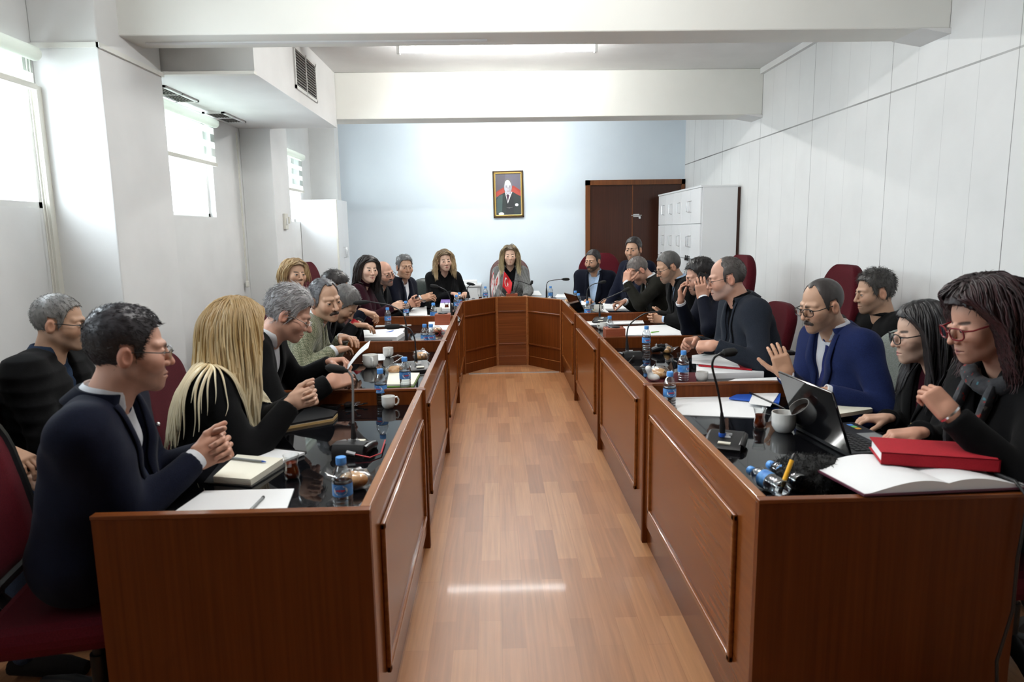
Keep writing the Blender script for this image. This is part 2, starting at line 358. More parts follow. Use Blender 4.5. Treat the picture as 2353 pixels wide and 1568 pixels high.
# windows and blinds
for k, (a, b) in enumerate(WINDOWS):
    wf = MB(); x0, x1 = XL - (.14, .035, .09, .12)[k], XL - (.10, .005, .05, .08)[k]
    for lo, hi in (((a, ZS), (b, ZS + .03)), ((a, ZH - .03), (b, ZH)), ((a, ZS), (a + .03, ZH)), ((b - .03, ZS), (b, ZH))):
        wf.box((x0, lo[0], lo[1]), (x1, hi[0], hi[1]))
    wo = struct(wf.build('window_%d' % (k + 1), M['whiteplastic'], smooth=False))
    MB().box((x0 + .015, a + .02, ZS + .02), (x0 + .02, b - .02, ZH - .02)).build('glass_pane', M['pane'], wo, smooth=False)
    if k == 0: continue
    zb = (0, 2.22, 2.05, 1.98)[k]
    bl = thing('roller_blind', ('', 'zebra roller blind half down over the near left window', 'zebra roller blind half lowered over the window under the duct box', 'zebra roller blind over the far window above the white cabinet')[k], 'blind', (XL + .045, (a + b) / 2, zb))
    w2 = (b - a) / 2 - .02
    MB().tube([(0.01, -w2, 2.395 - zb), (0.01, w2, 2.395 - zb)], .035, 14).build('blind_cassette', M['blind'], bl)
    st, sh = MB(), MB(); z = 0.03; i = 0
    while z < 2.38 - zb:
        z2 = min(z + (.062 if i % 2 else .05), 2.38 - zb); (sh if i % 2 else st).box((-.002, -w2 + .02, z), (.001, w2 - .02, z2)); z = z2; i += 1
    st.build('solid_bands', M['blind'], bl, smooth=False); sh.build('sheer_bands', M['blindsheer'], bl, smooth=False)
    MB().box((-.012, -w2 + .01, 0), (.012, w2 - .01, .03), bev=.004).build('bottom_bar', M['cream'], bl)
def chain(label, x, y, z0, z1):
    c = thing('blind_cord', label, 'cord', (x, y, z0))
    MB().tube([(0, -.012, 0.02), (0, -.012, z1 - z0)], .003, 6).tube([(0, .012, 0.02), (0, .012, z1 - z0)], .003, 6).build('chain', M['cream'], c)
    MB().box((-.012, -.022, -.03), (.012, .022, .03), bev=.008).build('cord_weight', M['cream'], c)
chain('long cream blind cord hanging beside the first white column', XL + .03, 3.66, .95, 2.40)
chain('cream blind cord with weight hanging behind the blonde woman', XL + .03, 6.47, 1.05, 2.40)
# ceiling lamps
def tube_lamp(label, y, power, x=.05):
    l = thing('ceiling_tube_lamp', label, 'lamp', (x, y, ZC))
    MB().box((-.76, -.03, -.05), (.76, .03, 0), bev=.006).build('lamp_body', M['whiteplastic'], l)
    for x0 in (-.76, .735): MB().box((x0, -.02, -.115), (x0 + .025, .02, -.05), bev=.004).build('tube_holder', M['whiteplastic'], l)
    mt = M['tubelight'].copy(); mt.node_tree.nodes['Principled BSDF'].inputs['Emission Strength'].default_value = power
    MB().tube([(-.735, 0, -.09), (.735, 0, -.09)], .014, 10).build('lamp_tube', mt, l)
tube_lamp('fluorescent ceiling tube in the bay nearest the camera', 2.35, TUBE_POWER[0])
tube_lamp('bright fluorescent tube on the ceiling between the two beams', 5.55, TUBE_POWER[1])
tube_lamp('fluorescent ceiling tube behind the second beam, by the back wall', 8.0, TUBE_POWER[2])
# door in the back wall
d1 = struct(MB().box((1.20, YB - .05, 0), (1.26, YB + .01, 2.135)).box((2.46, YB - .05, 0), (2.505, YB + .01, 2.135)).box((1.20, YB - .05, 2.07), (2.505, YB + .01, 2.135)).build('door_1', M['doorframe'], smooth=False))
for x0, x1 in ((1.26, 1.815), (1.82, 2.46)): MB().box((x0, YB - .028, .01), (x1, YB + .02, 2.07)).build('door_leaf', M['doorwood'], d1, smooth=False)
MB().box((1.812, YB - .034, .01), (1.826, YB - .026, 2.07)).build('door_joint_strip', M['doorframe'], d1, smooth=False)
la = MB().box((1.83, YB - .04, 1.655), (1.91, YB - .028, 1.695), bev=.003).tube([(1.80, YB - .05, 1.675), (1.94, YB - .05, 1.675)], .007, 8); la.box((1.90, YB - .05, 1.63), (1.93, YB - .03, 1.665), bev=.004); la.build('door_latch', M['silver'], d1)
# thermostat on second column
th = thing('thermostat', 'cream thermostat box on the second white column', 'thermostat', (-2.03, 6.9, 1.62))
MB().box((0, -.05, -.075), (.025, .04, .075), bev=.004).build('body', M['cream'], th); MB().box((.025, -.03, -.03), (.035, .0, .03), bev=.003).build('slider', M['whiteplastic'], th)
MB().box((.006, .045, -.02), (.035, .075, .045), bev=.004).build('switch', M['cream'], th)
# white cabinet in the back left corner
cb = thing('white_cabinet', 'tall white laminate cabinet in the back left corner', 'cabinet', (-2.13, 8.8, 0))
MB().box((-.175, -.32, 0), (.24, .27, 1.90)).build('carcass', M['whitelam'], cb, smooth=False)
MB().box((.24, -.325, 0), (.258, -.30, 1.90)).build('edge_trim', M['cream'], cb, smooth=False)
for y0, y1, hy in ((-.30, -.02, -.06), (-.015, .27, .03)):
    dd = MB().box((.242, y0, .06), (.262, y1, 1.90), bev=.002).build('door', M['whitelam'], cb)
    MB().tube([(.262, hy, 1.20), (.29, hy, 1.205), (.29, hy, 1.325), (.262, hy, 1.33)], .005, 8).build('handle', M['silver'], dd)
# lockers along the right wall
lk = thing('locker_cabinet', 'white locker cabinet with small doors beside the dark door', 'locker', (2.275, 8.1, 0))
LY = [-.93 + i * .366 for i in range(6)]; LZ = [.06, .43, .80, 1.17, 1.54, 1.905]
MB().box((-.155, -.95, .0), (.20, .92, 1.92)).build('carcass', M['whitelam'], lk, smooth=False)
MB().box((-.175, -.955, 1.905), (.205, .925, 1.925), bev=.002).build('top_panel', M['whitelam'], lk)
MB().box((.205, -.94, .0), (.233, .9, 1.90)).build('gap_shade_strip', M['doorwood'], lk, smooth=False)  # dark strip standing in for the shadow gap between lockers and wall
for i in range(5):
    for j in range(5):
        dr = MB().box((-.172, LY[i] + .002, LZ[j] + .003), (-.156, LY[i + 1] - .002, LZ[j + 1] - .003), bev=.002).build('locker_door', M['whitelam'], lk)
        hy = LY[i] + (.035 if i == 1 else .33 if i == 0 else .06); hz = (LZ[j] + LZ[j + 1]) / 2
        MB().tube([(-.172, hy, hz - .06), (-.205, hy, hz - .05), (-.205, hy, hz + .05), (-.172, hy, hz + .06)], .005, 8).build('handle', M['silver'], dr)
        if j in (2, 3):
            MB().box((-.20, hy + .02, LZ[j] + .022), (-.172, hy + .05, LZ[j] + .03)).tube([(-.195, hy + .015, LZ[j] + .012), (-.195, hy + .015, LZ[j] + .035), (-.195, hy + .04, LZ[j] + .035), (-.195, hy + .04, LZ[j] + .012)], .003, 6).box((-.203, hy + .005, LZ[j] - .02), (-.187, hy + .05, LZ[j] + .015), bev=.003).build('padlock', M['black'], dr)
# portrait
def portrait():
    c = at(1168, 447, Y=YB); w, h = .40, .60
    p = thing('framed_portrait', 'gold framed portrait of a man in a dark suit on the back wall', 'picture', (c[0], YB, c[2])); p.rotation_euler = (0, math.radians(-.6), 0)
    f, g = MB(), MB()
    for (q, W_, H_, t, y0) in ((f, w / 2, h / 2, .022, -.03), (g, w / 2 - .020, h / 2 - .020, .016, -.034)):
        for lo, hi in (((-W_, -H_), (W_, -H_ + t)), ((-W_, H_ - t), (W_, H_)), ((-W_, -H_), (-W_ + t, H_)), ((W_ - t, -H_), (W_, H_))): q.box((lo[0], y0, lo[1]), (hi[0], -.001, hi[1]), bev=.004)
    f.build('outer_frame', pmat('dark_gilt_wood', (.07, .04, .015), .35, metal=.3), p); g.build('inner_frame', pmat('gilt', (.62, .42, .12), .3, metal=.8), p)
    MB().box((-w / 2 + .03, -.016, -h / 2 + .03), (w / 2 - .03, -.012, h / 2 - .03)).build('mount', M['white'], p, smooth=False)
    a, b = w / 2 - .038, h / 2 - .038
    def poly(pts, y, col):
        P = np.array([(x * a, -.016 - y, z * b) for x, z in pts]); q.add(P, [tuple(range(len(P)))], col)
    def oval(cx, cz, rx, rz, y, col, n=20): poly([(cx + rx * math.cos(t), cz + rz * math.sin(t)) for t in np.linspace(0, 2 * math.pi, n, endpoint=False)][::1], y, col)
    q = MB(); I = .0004
    poly([(-1, -1), (1, -1), (1, 1), (-1, 1)], I, (.16, .15, .19)); poly([(-1, .0), (-.35, .3), (-.2, 1), (-1, 1)], 1.5 * I, (.13, .12, .14))
    poly([(-1, -.1), (1, -.1), (1, .18), (.45, .42), (-.4, .34), (-1, .12)], 2 * I, (.40, .07, .055)); poly([(-.9, .1), (-.4, .25), (.5, .3), (.95, .05), (.95, -.1), (-.95, -.1)], 2.2 * I, (.46, .09, .07))
    poly([(-1, -1), (1, -1), (1, -.10), (.72, -.02), (.35, .12), (-.28, .10), (-.75, -.04), (-1, -.2)], 3 * I, (.055, .065, .065))
    poly([(-.95, -.9), (-.55, -.9), (-.45, .0), (-.75, -.06), (-.95, -.25)], 3.5 * I, (.09, .13, .125)); poly([(-.2, -1), (.45, -1), (.40, .02), (-.2, .02)], 3.6 * I, (.05, .055, .058))
    poly([(-.06, -.45), (.33, .12), (-.28, .12)], 4 * I, (.75, .76, .78)); poly([(-.06, -.37), (.08, -.05), (.0, .0), (-.12, .0), (-.16, -.05)], 5 * I, (.10, .06, .09))
    poly([(-.18, .02), (.22, .02), (.28, .3), (-.24, .3)], 4.5 * I, (.42, .40, .44)); oval(-.02, .40, .345, .385, 5.2 * I, (.17, .16, .165)); oval(-.02, .345, .30, .33, 6 * I, (.55, .55, .62)); oval(-.04, .52, .23, .18, 6.5 * I, (.68, .70, .76))
    for x in (-.14, .13): oval(x, .36, .07, .022, 7 * I, (.20, .18, .22)); oval(x, .41, .085, .018, 7 * I, (.22, .20, .22))
    poly([(-.05, .36), (.02, .36), (.05, .24), (-.06, .24)], 7 * I, (.50, .46, .50)); oval(-.01, .155, .09, .018, 7.2 * I, (.38, .22, .24)); oval(.15, .25, .1, .16, 6.8 * I, (.45, .42, .46))
    oval(.66, -.52, .14, .075, 5 * I, (.80, .80, .82)); poly([(-.20, -.63), (.05, -.66), (.38, -.62), (.05, -.68)], 5 * I, (.55, .52, .5)); oval(-.6, -.95, .22, .08, 5 * I, (.75, .75, .76))
    for f_ in range(len(q.F)): q.F[f_] = tuple(q.F[f_])
    q.build('print', pmat('glossy_print', (1, 1, 1), .25, tint=True), p, smooth=False)
portrait()
M['mouldwood'] = wood('polished_lit_moulding_wood', (.16, .046, .010), (.28, .092, .022), 1, .2)  # lighter tone: the light caught by the polished mouldings is in the colour
# ------------------------------------------------------------------ desks
HT, TZ = .775, .70                      # screen height and table-top height
JY = [1.745, 3.175, 4.63, 6.03, 7.28]
RXL, RXR, DW = -.345, .693, .72
def moulding(m, u0, u1, z0, z1, x, s, t=.022, d=.014, bev=.004):
    """raised picture-frame moulding on a panel standing at x, facing s along X"""
    a, b = (x, x + s * d) if s > 0 else (x - d, x)
    for lo, hi in (((u0, z0), (u1, z0 + t)), ((u0, z1 - t), (u1, z1)), ((u0, z0), (u0 + t, z1)), ((u1 - t, z0), (u1, z1))):
        m.box((a, lo[0], lo[1]), (b, hi[0], hi[1]), bev=bev)
def desk(side, k):
    y0, y1 = JY[k], JY[k + 1]; s = 1 if side == 'left' else -1; x = RXL if s > 0 else RXR; xo = x - s * DW
    where = ['nearest the camera', 'second from the camera', 'third from the camera', 'farthest from the camera'][k]
    d = thing('meeting_desk', 'mahogany desk unit with black glass top, %s side of the aisle, %s' % (side, where), 'desk', (x - s * .36, (y0 + y1) / 2, 0), 0, 'desk units along the %s side of the aisle' % side)
    o = np.array(d.location); 
    def bx(a, b, za, zb, ya, yb): return (min(a, b), ya, za), (max(a, b), yb, zb)
    m = MB().box(*bx(x, x - s * .024, .10, HT - .002, y0 + .024, y1 - .004)); m.build('front_panel', M['wood'], d, False, o)
    m = MB().box(*bx(x + s * .001, x - s * .026, HT - .014, HT, y0 + .026, y1 - .004), bev=.002); m.build('top_edge', M['trimwood'], d, True, o)
    m = MB(); moulding(m, y0 + .16, y1 - .14, .195, .665, x, s); m.build('panel_moulding', M['mouldwood'], d, True, o)
    m = MB().box(*bx(x, x + s * .004, .205, .655, y0 + .17, y1 - .15)); m.build('raised_panel', M['wood'], d, False, o)
    m = MB().box(*bx(x - s * .012, x - s * .04, .0, .115, y0 + .024, y1 - .004)); m.build('plinth', M['wood'], d, False, o)
    m = MB().box(*bx(x + s * .012, x - s * .03, .0, HT + .001, y1 - .035, y1 - .002), bev=.003); m.build('corner_post', M['wood_v'], d, True, o)
    m = MB().box(*bx(x + s * .003, xo, 0.0, HT - .012, y0, y0 + .024)); m.build('end_panel', M['wood_v'], d, False, o)
    m = MB().box(*bx(x + s * .004, xo - s * .002, HT - .012, HT, y0 - .002, y0 + .026), bev=.002); m.build('end_panel_edge', M['wood_x'], d, True, o)
    m = MB().box(*bx(x - s * .026, xo + s * .004, TZ - .012, TZ, y0 + .026, y1 - .002), bev=.002); m.build('glass_top', M['blackglass'], d, True, o)
    m = MB().box(*bx(x - s * .03, xo + s * .02, TZ - .035, TZ - .013, y0 + .026, y1 - .002)); m.build('under_top', M['wood'], d, False, o)
    if k == 3: MB().box(*bx(x, xo, 0, TZ - .013, y1 - .024, y1 - .001)).build('far_end_panel', M['wood_v'], d, False, o)
for k in range(4): desk('left', k); desk('right', k)
FA, FB, FC, FD = (-.345, 7.285), (.006, 7.73), (.352, 7.73), (.693, 7.285)
FA2, FB2, FC2, FD2 = (-.91, 7.47), (-.265, 8.27), (.622, 8.27), (1.255, 7.47)
def head_desk(name_label, a, b, b2, a2, wmat):
    a, b, a2, b2 = map(np.array, (a, b, a2, b2)); c = (a + b + a2 + b2) / 4
    d = thing('head_desk', name_label, 'desk', (c[0], c[1], 0), 0, 'desk units across the head of the aisle'); o = np.array([c[0], c[1], 0])
    u = (b - a) / np.linalg.norm(b - a); n = np.array([-u[1], u[0]])
    if n @ (a2 - a) < 0: n = -n
    W_ = np.linalg.norm(b - a); R = np.stack([[*u, 0], [*n, 0], [0, 0, 1]], 1)
    def bl(x0, x1, y0, y1, z0, z1, mat, nm, bev=0):
        m = MB().box((x0, y0, z0), (x1, y1, z1), bev=bev); m.V = [v @ R.T + np.array([*a, 0]) for v in m.V]; return m.build(nm, mat, d, bev > 0, o)
    bl(0.01, W_ - .01, 0, .024, .0, HT - .002, wmat, 'front_panel'); bl(.0, W_, -.002, .028, HT - .012, HT + .001, M['trimwood'], 'top_edge', .002)
    for z in (.60, .235): bl(.02, W_ - .02, -.012, 0, z, z + .018, M['wood_x'], 'level_moulding', .004)
    bl(.02, W_ - .02, -.006, 0, .0, .10, wmat, 'kick_board'); bl(.02, W_ - .02, -.009, 0, .10, .108, M['trimwood'], 'kick_moulding', .003)
    for x in (0, W_ - .018): bl(x, x + .018, -.010, .02, 0, HT, M['trimwood'], 'corner_strip', .004)
    p = [a + n * .026, b + n * .026, b2, a2]
    MB().prism(p, TZ - .012, TZ).build('glass_top', M['blackglass'], d, False, o); MB().prism([a + n * .03, b + n * .03, b2 * .97 + a * .03, a2 * .97 + b * .03], TZ - .035, TZ - .013).build('under_top', M['wood_x'], d, False, o)
    q0 = np.array([*(a2 * .94 + b2 * .06), 0]); 
    for q in (a2 * .93 + b2 * .04 + b * .03, b2 * .93 + a2 * .04 + a * .03): MB().box((q[0] - .02, q[1] - .02, 0), (q[0] + .02, q[1] + .02, TZ - .035)).build('leg', M['wood_v'], d, False, o)
head_desk('angled mahogany desk front left of the centre panel', FA, FB, FB2, FA2, M['wood_v'])
head_desk('narrow lighter mahogany desk in the centre of the head table', FB, FC, FC2, FB2, M['wood_x'])
head_desk('angled mahogany desk front right of the centre panel', FC, FD, FD2, FC2, M['wood_v'])

# ------------------------------------------------------------------ chairs
def chair(label, x, y, yaw, up='maroon', kind='exec', back_h=1.08, sz=.46, arms=True, name='office_chair', bw=.26, lean=.10):
    """yaw: direction the sitter faces"""
    c = thing(name, label, 'chair', (x, y, 0), yaw - math.pi / 2); U = M[up]
    MB().box((-.24, -.22, sz - .09), (.24, .25, sz), bev=.035).build('seat', U, c)
    b0, b1 = sz + .04, back_h
    if kind == 'exec':
        m = MB(); zs = b0 + (b1 - b0) * np.r_[np.linspace(0, .74, 10), .74 + .26 * np.sin(np.linspace(0, 1, 13)[1:] * math.pi / 2)]
        P = []
        for z in zs:
            t = (z - b0) / (b1 - b0); w = bw * (.86 + .20 * math.sin(math.pi * (.15 + .75 * t))) * (1 if t < .74 else math.sqrt(max(.0, 1 - ((t - .74) / .262) ** 2)) * .62 + .38)
            yb = -.235 - lean * t; th = .05 * (1 if t < .8 else .25 + .75 * math.sqrt(max(0, 1 - ((t - .8) / .202) ** 2))); ring = []
            for a in np.arange(20) * 2 * math.pi / 20:
                cx, sx = math.cos(a), math.sin(a); e = .45
                ring.append((w * abs(cx) ** e * (1 if cx > 0 else -1), yb + th * abs(sx) ** e * (1 if sx > 0 else -1) + .03 * (abs(cx) ** 2) * .8, z))
            P.append(ring)
        m.grid(np.array(P), loop=True); n0 = 0; m.F += [tuple(range(20))[::-1], tuple(21 * 20 + j for j in range(20))]; m.M += [0, 0]
        m.build('backrest', U, c, angle=75)
    else:
        fr, ms = MB(), MB(); loop = []
        for a in np.linspace(0, 2 * math.pi, 33):
            cx, sx = math.cos(a), math.sin(a); w = .235 * abs(cx) ** .55 * (1 if cx > 0 else -1); z = (b0 + b1) / 2 + (b1 - b0) / 2 * abs(sx) ** .55 * (1 if sx > 0 else -1)
            loop.append((w, -.23 - lean * (z - b0) / (b1 - b0) + .03 * (abs(w) / .235) ** 2, z))
        fr.tube(loop, .017, 8, caps=False); fr.build('back_frame', M['black'], c)
        G = np.array([[(w * .225, -.23 - lean * t + .03 * w * w, b0 + (b1 - b0) * t) for w in np.linspace(-1, 1, 9) * (1 - abs(2 * t - 1) ** 6 * .35)] for t in np.linspace(.01, .99, 14)])
        ms.grid(G); ms.build('backrest', U, c, solid=.012)
        MB().tube([(0, -.20, sz - .06), (0, -.27, sz + .02), (0, -.27, b0 + .1)], .025, 8, flat=.5).build('back_bracket', M['black'], c)
    if arms:
        for s in (-1, 1): MB().tube([(s * .22, -.02, sz - .07), (s * .285, -.01, sz - .05), (s * .29, 0, sz + .17)], .016, 8).box((s * .29 - .03, -.14, sz + .165), (s * .29 + .03, .15, sz + .195), bev=.012).build('armrest', M['black'], c)
    MB().lathe([(.028, .10), (.028, .24), (.02, .24), (.02, sz - .10), (.07, sz - .095), (.07, sz - .085)], 14).build('gas_column', M['black'], c)
    b = MB(); 
    for i in range(5):
        a = i * 2 * math.pi / 5 + .3; b.tube([(.02 * math.cos(a), .02 * math.sin(a), .115), (.15 * math.cos(a), .15 * math.sin(a), .105), (.29 * math.cos(a), .29 * math.sin(a), .07)], [.03, .026, .018], 8, flat=.7)
    b.build('star_base', M['black'], c)
    for i in range(5):
        a = i * 2 * math.pi / 5 + .3; w = np.array([math.cos(a), math.sin(a), 0]); t = np.array([-w[1], w[0], 0]); cs = MB()
        for s in (-.016, .016): cs.lathe([(.0, -.009), (.026, -.009), (.029, -.004), (.029, .004), (.026, .009), (.0, .009)], 14, o=w * .295 + t * s + np.array([0, 0, .029]), A=frame_from(t), caps=False)
        cs.build('caster', M['black'], c)
    return c
# ------------------------------------------------------------------ smooth bodies from distance fields
def nrm(v): v = np.asarray(v, float); return v / (np.linalg.norm(v) + 1e-12)
def ln(P): return np.sqrt(np.einsum('ij,ij->i', P, P))
def cap(P, a, b, ra, rb=None):
    rb = ra if rb is None else rb; a = np.asarray(a, float); ab = np.asarray(b, float) - a; q = P - a
    t = np.clip(q @ ab / (ab @ ab + 1e-12), 0, 1); return ln(q - t[:, None] * ab) - (ra + (rb - ra) * t)
def sph(P, c, r): return ln(P - np.asarray(c, float)) - r
def ell(P, c, r):
    r = np.asarray(r, float); q = P - np.asarray(c, float); k0 = ln(q / r); k1 = ln(q / (r * r)) + 1e-9; return k0 * (k0 - 1) / k1
def smin(a, b, k): h = np.maximum(k - np.abs(a - b), 0) / k; return np.minimum(a, b) - h * h * k * .25
def smax(a, b, k): return -smin(-a, -b, k)
def rbox(P, hs, r): q = np.abs(P) - (np.asarray(hs) - r); return ln(np.maximum(q, 0)) + np.minimum(q.max(1), 0) - r
def folds(P, fr, seed=0):
    g = np.random.default_rng(seed); o = 0
    for i in range(5):
        d = nrm(g.normal(size=3)) * fr * (1 + .5 * i); w = nrm(g.normal(size=3)) * fr * .6; o = o + np.sin(P @ d + 1.7 * np.sin(P @ w + i) + g.uniform(0, 6)) / (1 + .5 * i)
    return o / 3
def grad(f, P, e=.0012):
    g = np.empty_like(P)
    for i in range(3):
        d = np.zeros(3); d[i] = e; g[:, i] = (f(P + d) - f(P - d)) / (2 * e)
    return g
def surfnet(f, lo, hi, h, proj=2, slack=1.5):
    lo = np.asarray(lo, float); n = np.ceil((np.asarray(hi, float) - lo) / h).astype(int) + 2; B = 6; nb = -(-n // B)
    C = np.stack(np.meshgrid(*[np.arange(k) for k in nb], indexing='ij'), -1).reshape(-1, 3)
    fc = f(lo + (C * B + (B - 1) / 2) * h); act = np.abs(fc) < B * h * .87 * slack
    V = np.repeat(np.where(fc > 0, 1.0, -1.0)[:, None], B ** 3, 1)
    off = np.stack(np.meshgrid(*[np.arange(B)] * 3, indexing='ij'), -1).reshape(-1, 3)
    A = C[act]; V[act] = f((lo + (A[:, None, :] * B + off[None]) * h).reshape(-1, 3)).reshape(len(A), -1)
    V = V.reshape(*nb, B, B, B).transpose(0, 3, 1, 4, 2, 5).reshape(nb * B)
    S = V < 0; c = [S[i:S.shape[0] - 1 + i, j:S.shape[1] - 1 + j, k:S.shape[2] - 1 + k] for i in (0, 1) for j in (0, 1) for k in (0, 1)]
    cnt = sum(x.astype(np.int8) for x in c); idx = np.argwhere((cnt > 0) & (cnt < 8))
    if not len(idx): return np.zeros((0, 3)), np.zeros((0, 4), int)
    co = np.array([(i, j, k) for i in (0, 1) for j in (0, 1) for k in (0, 1)])
    cv = np.stack([V[idx[:, 0] + a, idx[:, 1] + b, idx[:, 2] + d] for a, b, d in co], 1); acc = np.zeros((len(idx), 3)); num = np.zeros(len(idx))
    for p in range(8):
        for q in range(p + 1, 8):
            if np.abs(co[p] - co[q]).sum() != 1: continue
            x = (cv[:, p] < 0) != (cv[:, q] < 0); t = np.where(x, cv[:, p] / (cv[:, p] - cv[:, q] + 1e-20), 0)
            acc += x[:, None] * (co[p] + t[:, None] * (co[q] - co[p])); num += x
    P = lo + (idx + acc / num[:, None]) * h
    mp = np.full(cnt.shape, -1, np.int64); mp[tuple(idx.T)] = np.arange(len(idx)); Q = []
    for ax in range(3):
        o1, o2 = (ax + 1) % 3, (ax + 2) % 3; sl = [slice(1, -1)] * 3; sl[ax] = slice(0, -1); s2 = list(sl); s2[ax] = slice(1, None)
        a, b = S[tuple(sl)], S[tuple(s2)]; e = np.argwhere(a != b); ins = a[tuple(e.T)]
        base = e.copy(); base[:, o1] += 1; base[:, o2] += 1
        def g(d1, d2): q = base.copy(); q[:, o1] += d1; q[:, o2] += d2; return mp[tuple(q.T)]
        q = np.stack([g(-1, -1), g(0, -1), g(0, 0), g(-1, 0)], 1); q[~ins] = q[~ins][:, ::-1]; Q.append(q)
    Q = np.concatenate(Q); Q = Q[(Q >= 0).all(1)]
    for _ in range(proj):
        gr = grad(f, P, h * .25); st = (f(P) / (np.einsum('ij,ij->i', gr, gr) + 1e-6))[:, None] * gr
        m = ln(st)[:, None]; P = P - st * np.minimum(1, h * .8 / (m + 1e-9))
    return P, Q
# ------------------------------------------------------------------ people
SKIN = pmat('skin', (1, 1, 1), .48, spec=.4, tint=True); _b = SKIN.node_tree.nodes['Principled BSDF']
HAIRM = pmat('hair', (1, 1, 1), .42, spec=.45, tint=True)
EYEM = pmat('eye', (1, 1, 1), .12, spec=.6, tint=True)
M['lens'] = clear('spectacle_lens', (.93, .94, .95), .06, .01)
M['whiteshirt'] = fabric('white_shirt_cotton', (.80, .81, .84), .8, 300, .04)
def suit(name, c, **k): M[name] = fabric(name, c, .82, 240, .22, **k)
suit('navy_wool', (.0045, .006, .015)); suit('bright_navy_wool', (.010, .017, .065)); suit('dark_navy_wool', (.004, .005, .011)); suit('black_cloth', (.0032, .0032, .0036)); suit('charcoal_cloth', (.010, .0105, .012))
suit('slate_wool', (.017, .021, .030)); suit('dark_olive_wool', (.010, .0095, .007)); suit('burgundy_knit', (.020, .003, .007)); suit('black_quilted', (.005, .005, .0055)); suit('denim', (.035, .055, .10)); suit('tie_navy', (.016, .024, .055)); suit('tie_blue', (.02, .028, .12))
suit('tie_black', (.008, .009, .014)); suit('lightblue_cotton', (.48, .62, .82)); suit('grey_shirt', (.42, .43, .45)); suit('palegrey_shirt', (.62, .62, .60)); suit('brown_fur', (.10, .06, .04)); suit('dark_trousers', (.005, .005, .006)); suit('shoe_leather', (.012, .010, .009)); suit('maroon_top', (.045, .006, .012))
def weave(name, cs, sc=330, big=9):
    m = noisy(name, cs[0], cs[1], 60, .85, sheen=.2); b = m.node_tree.nodes['Principled BSDF']; src = b.inputs['Base Color'].links[0].from_socket
    tc = N(m, 'ShaderNodeTexCoord'); mp = N(m, 'ShaderNodeMapping'); mp.inputs['Rotation'].default_value = (.5, .3, .4); L(m, tc.outputs['Object'], mp.inputs[0])
    ck = N(m, 'ShaderNodeTexChecker', Scale=sc); ck.inputs['Color1'].default_value = (1, 1, 1, 1); ck.inputs['Color2'].default_value = (*cs[2], 1); L(m, mp.outputs[0], ck.inputs['Vector'])
    x = N(m, 'ShaderNodeMix', data_type='RGBA', blend_type='MULTIPLY'); x.inputs[0].default_value = 1; L(m, src, x.inputs[6]); L(m, ck.outputs[0], x.inputs[7])
    w = N(m, 'ShaderNodeTexBrick', Scale=big, offset=0); w.inputs['Color1'].default_value = (1, 1, 1, 1); w.inputs['Color2'].default_value = (.95, .95, .95, 1); w.inputs['Mortar'].default_value = (.55, .6, .5, 1); w.inputs['Mortar Size'].default_value = .03; w.inputs['Brick Width'].default_value = .3; w.inputs['Row Height'].default_value = .3
    L(m, mp.outputs[0], w.inputs['Vector']); y = N(m, 'ShaderNodeMix', data_type='RGBA', blend_type='MULTIPLY'); y.inputs[0].default_value = .8; L(m, x.outputs[2], y.inputs[6]); L(m, w.outputs[0], y.inputs[7]); L(m, y.outputs[2], b.inputs['Base Color']); M[name] = m
weave('green_tweed', ((.22, .21, .13), (.33, .32, .22), (.45, .5, .45)), 130, 9)
weave('grey_tweed', ((.12, .12, .12), (.20, .20, .20), (.4, .4, .4)), 170, 12)

def head_field(fem=0, jaw=1.0, brow=1.0, lid=.0044, moust=0, nose=1.0, fat=0.0):
    jw = jaw * (.93 if fem else 1.0); eyc = (.0315, .0765, 0)
    def f(p, ears=True):
        q = np.c_[np.abs(p[:, 0]), p[:, 1], p[:, 2]]
        d = ell(p, (0, -.018, .030), (.0745, .098, .090))
        d = smin(d, ell(p, (0, .018, -.045), (.0585 * jw, .070, .076)), .03)
        d = smin(d, cap(q, (.048 * jw, -.004, -.056), (.012, .066, -.097), .020 + fat * .006, .016), .026)
        d = smin(d, sph(p, (0, .073, -.099), .0165), .02)
        d = smin(d, sph(q, (.041, .056, -.026), .0255 + fat * .003), .035)
        if not fem: d = smin(d, cap(q, (.012, .082, .020), (.044, .064, .023), .012 * brow, .010), .014)
        d = smax(d, -sph(q, (.0325, .1075, .002), .0205), .014)
        d = smin(d, sph(q, eyc, .0142), .004)
        d = smin(d, cap(p, (0, .084, .012), (0, .107 * (1 + (nose - 1) * .3), -.032), .0075, .0106 * nose), .010)
        d = smin(d, sph(q, (.0118, .095, -.036), .0080 * nose), .006)
        d = smin(d, ell(p, (0, .073, -.070), (.028, .022, .022)), .015)
        d = smin(d, cap(q, (0, .0940, -.0640), (.020, .083, -.068), .0050, .002), .004)
        d = smin(d, cap(q, (0, .0930, -.0752), (.018, .083, -.071), .0060, .002), .004)
        d = smax(d, -cap(q, (0, .099, -.0694), (.024, .088, -.0696), .0022), .002)
        if moust: d = smin(d, cap(q, (.002, .096, -.055), (.026, .083, -.066), .0062, .004), .004)
        d = smax(d, -ell(q, (.0325, .092, -.0005), (.0130, .014, lid)), .0015)
        if ears:
            e = ell(q, (.0785, -.014, -.010), (.0095, .020, .031)); e = smax(e, -ell(q, (.089, -.008, -.008), (.008, .011, .019)), .004)
            d = smin(d, e, .007)
        return d
    return f
def zline(a, pts): return np.interp(a, [x for x, _ in pts], [z for _, z in pts])
HL_SHORT = [(0, .083), (30, .081), (48, .066), (60, .040), (68, .0), (78, -.018), (84, .026), (110, .030), (117, -.03), (135, -.066), (180, -.088)]
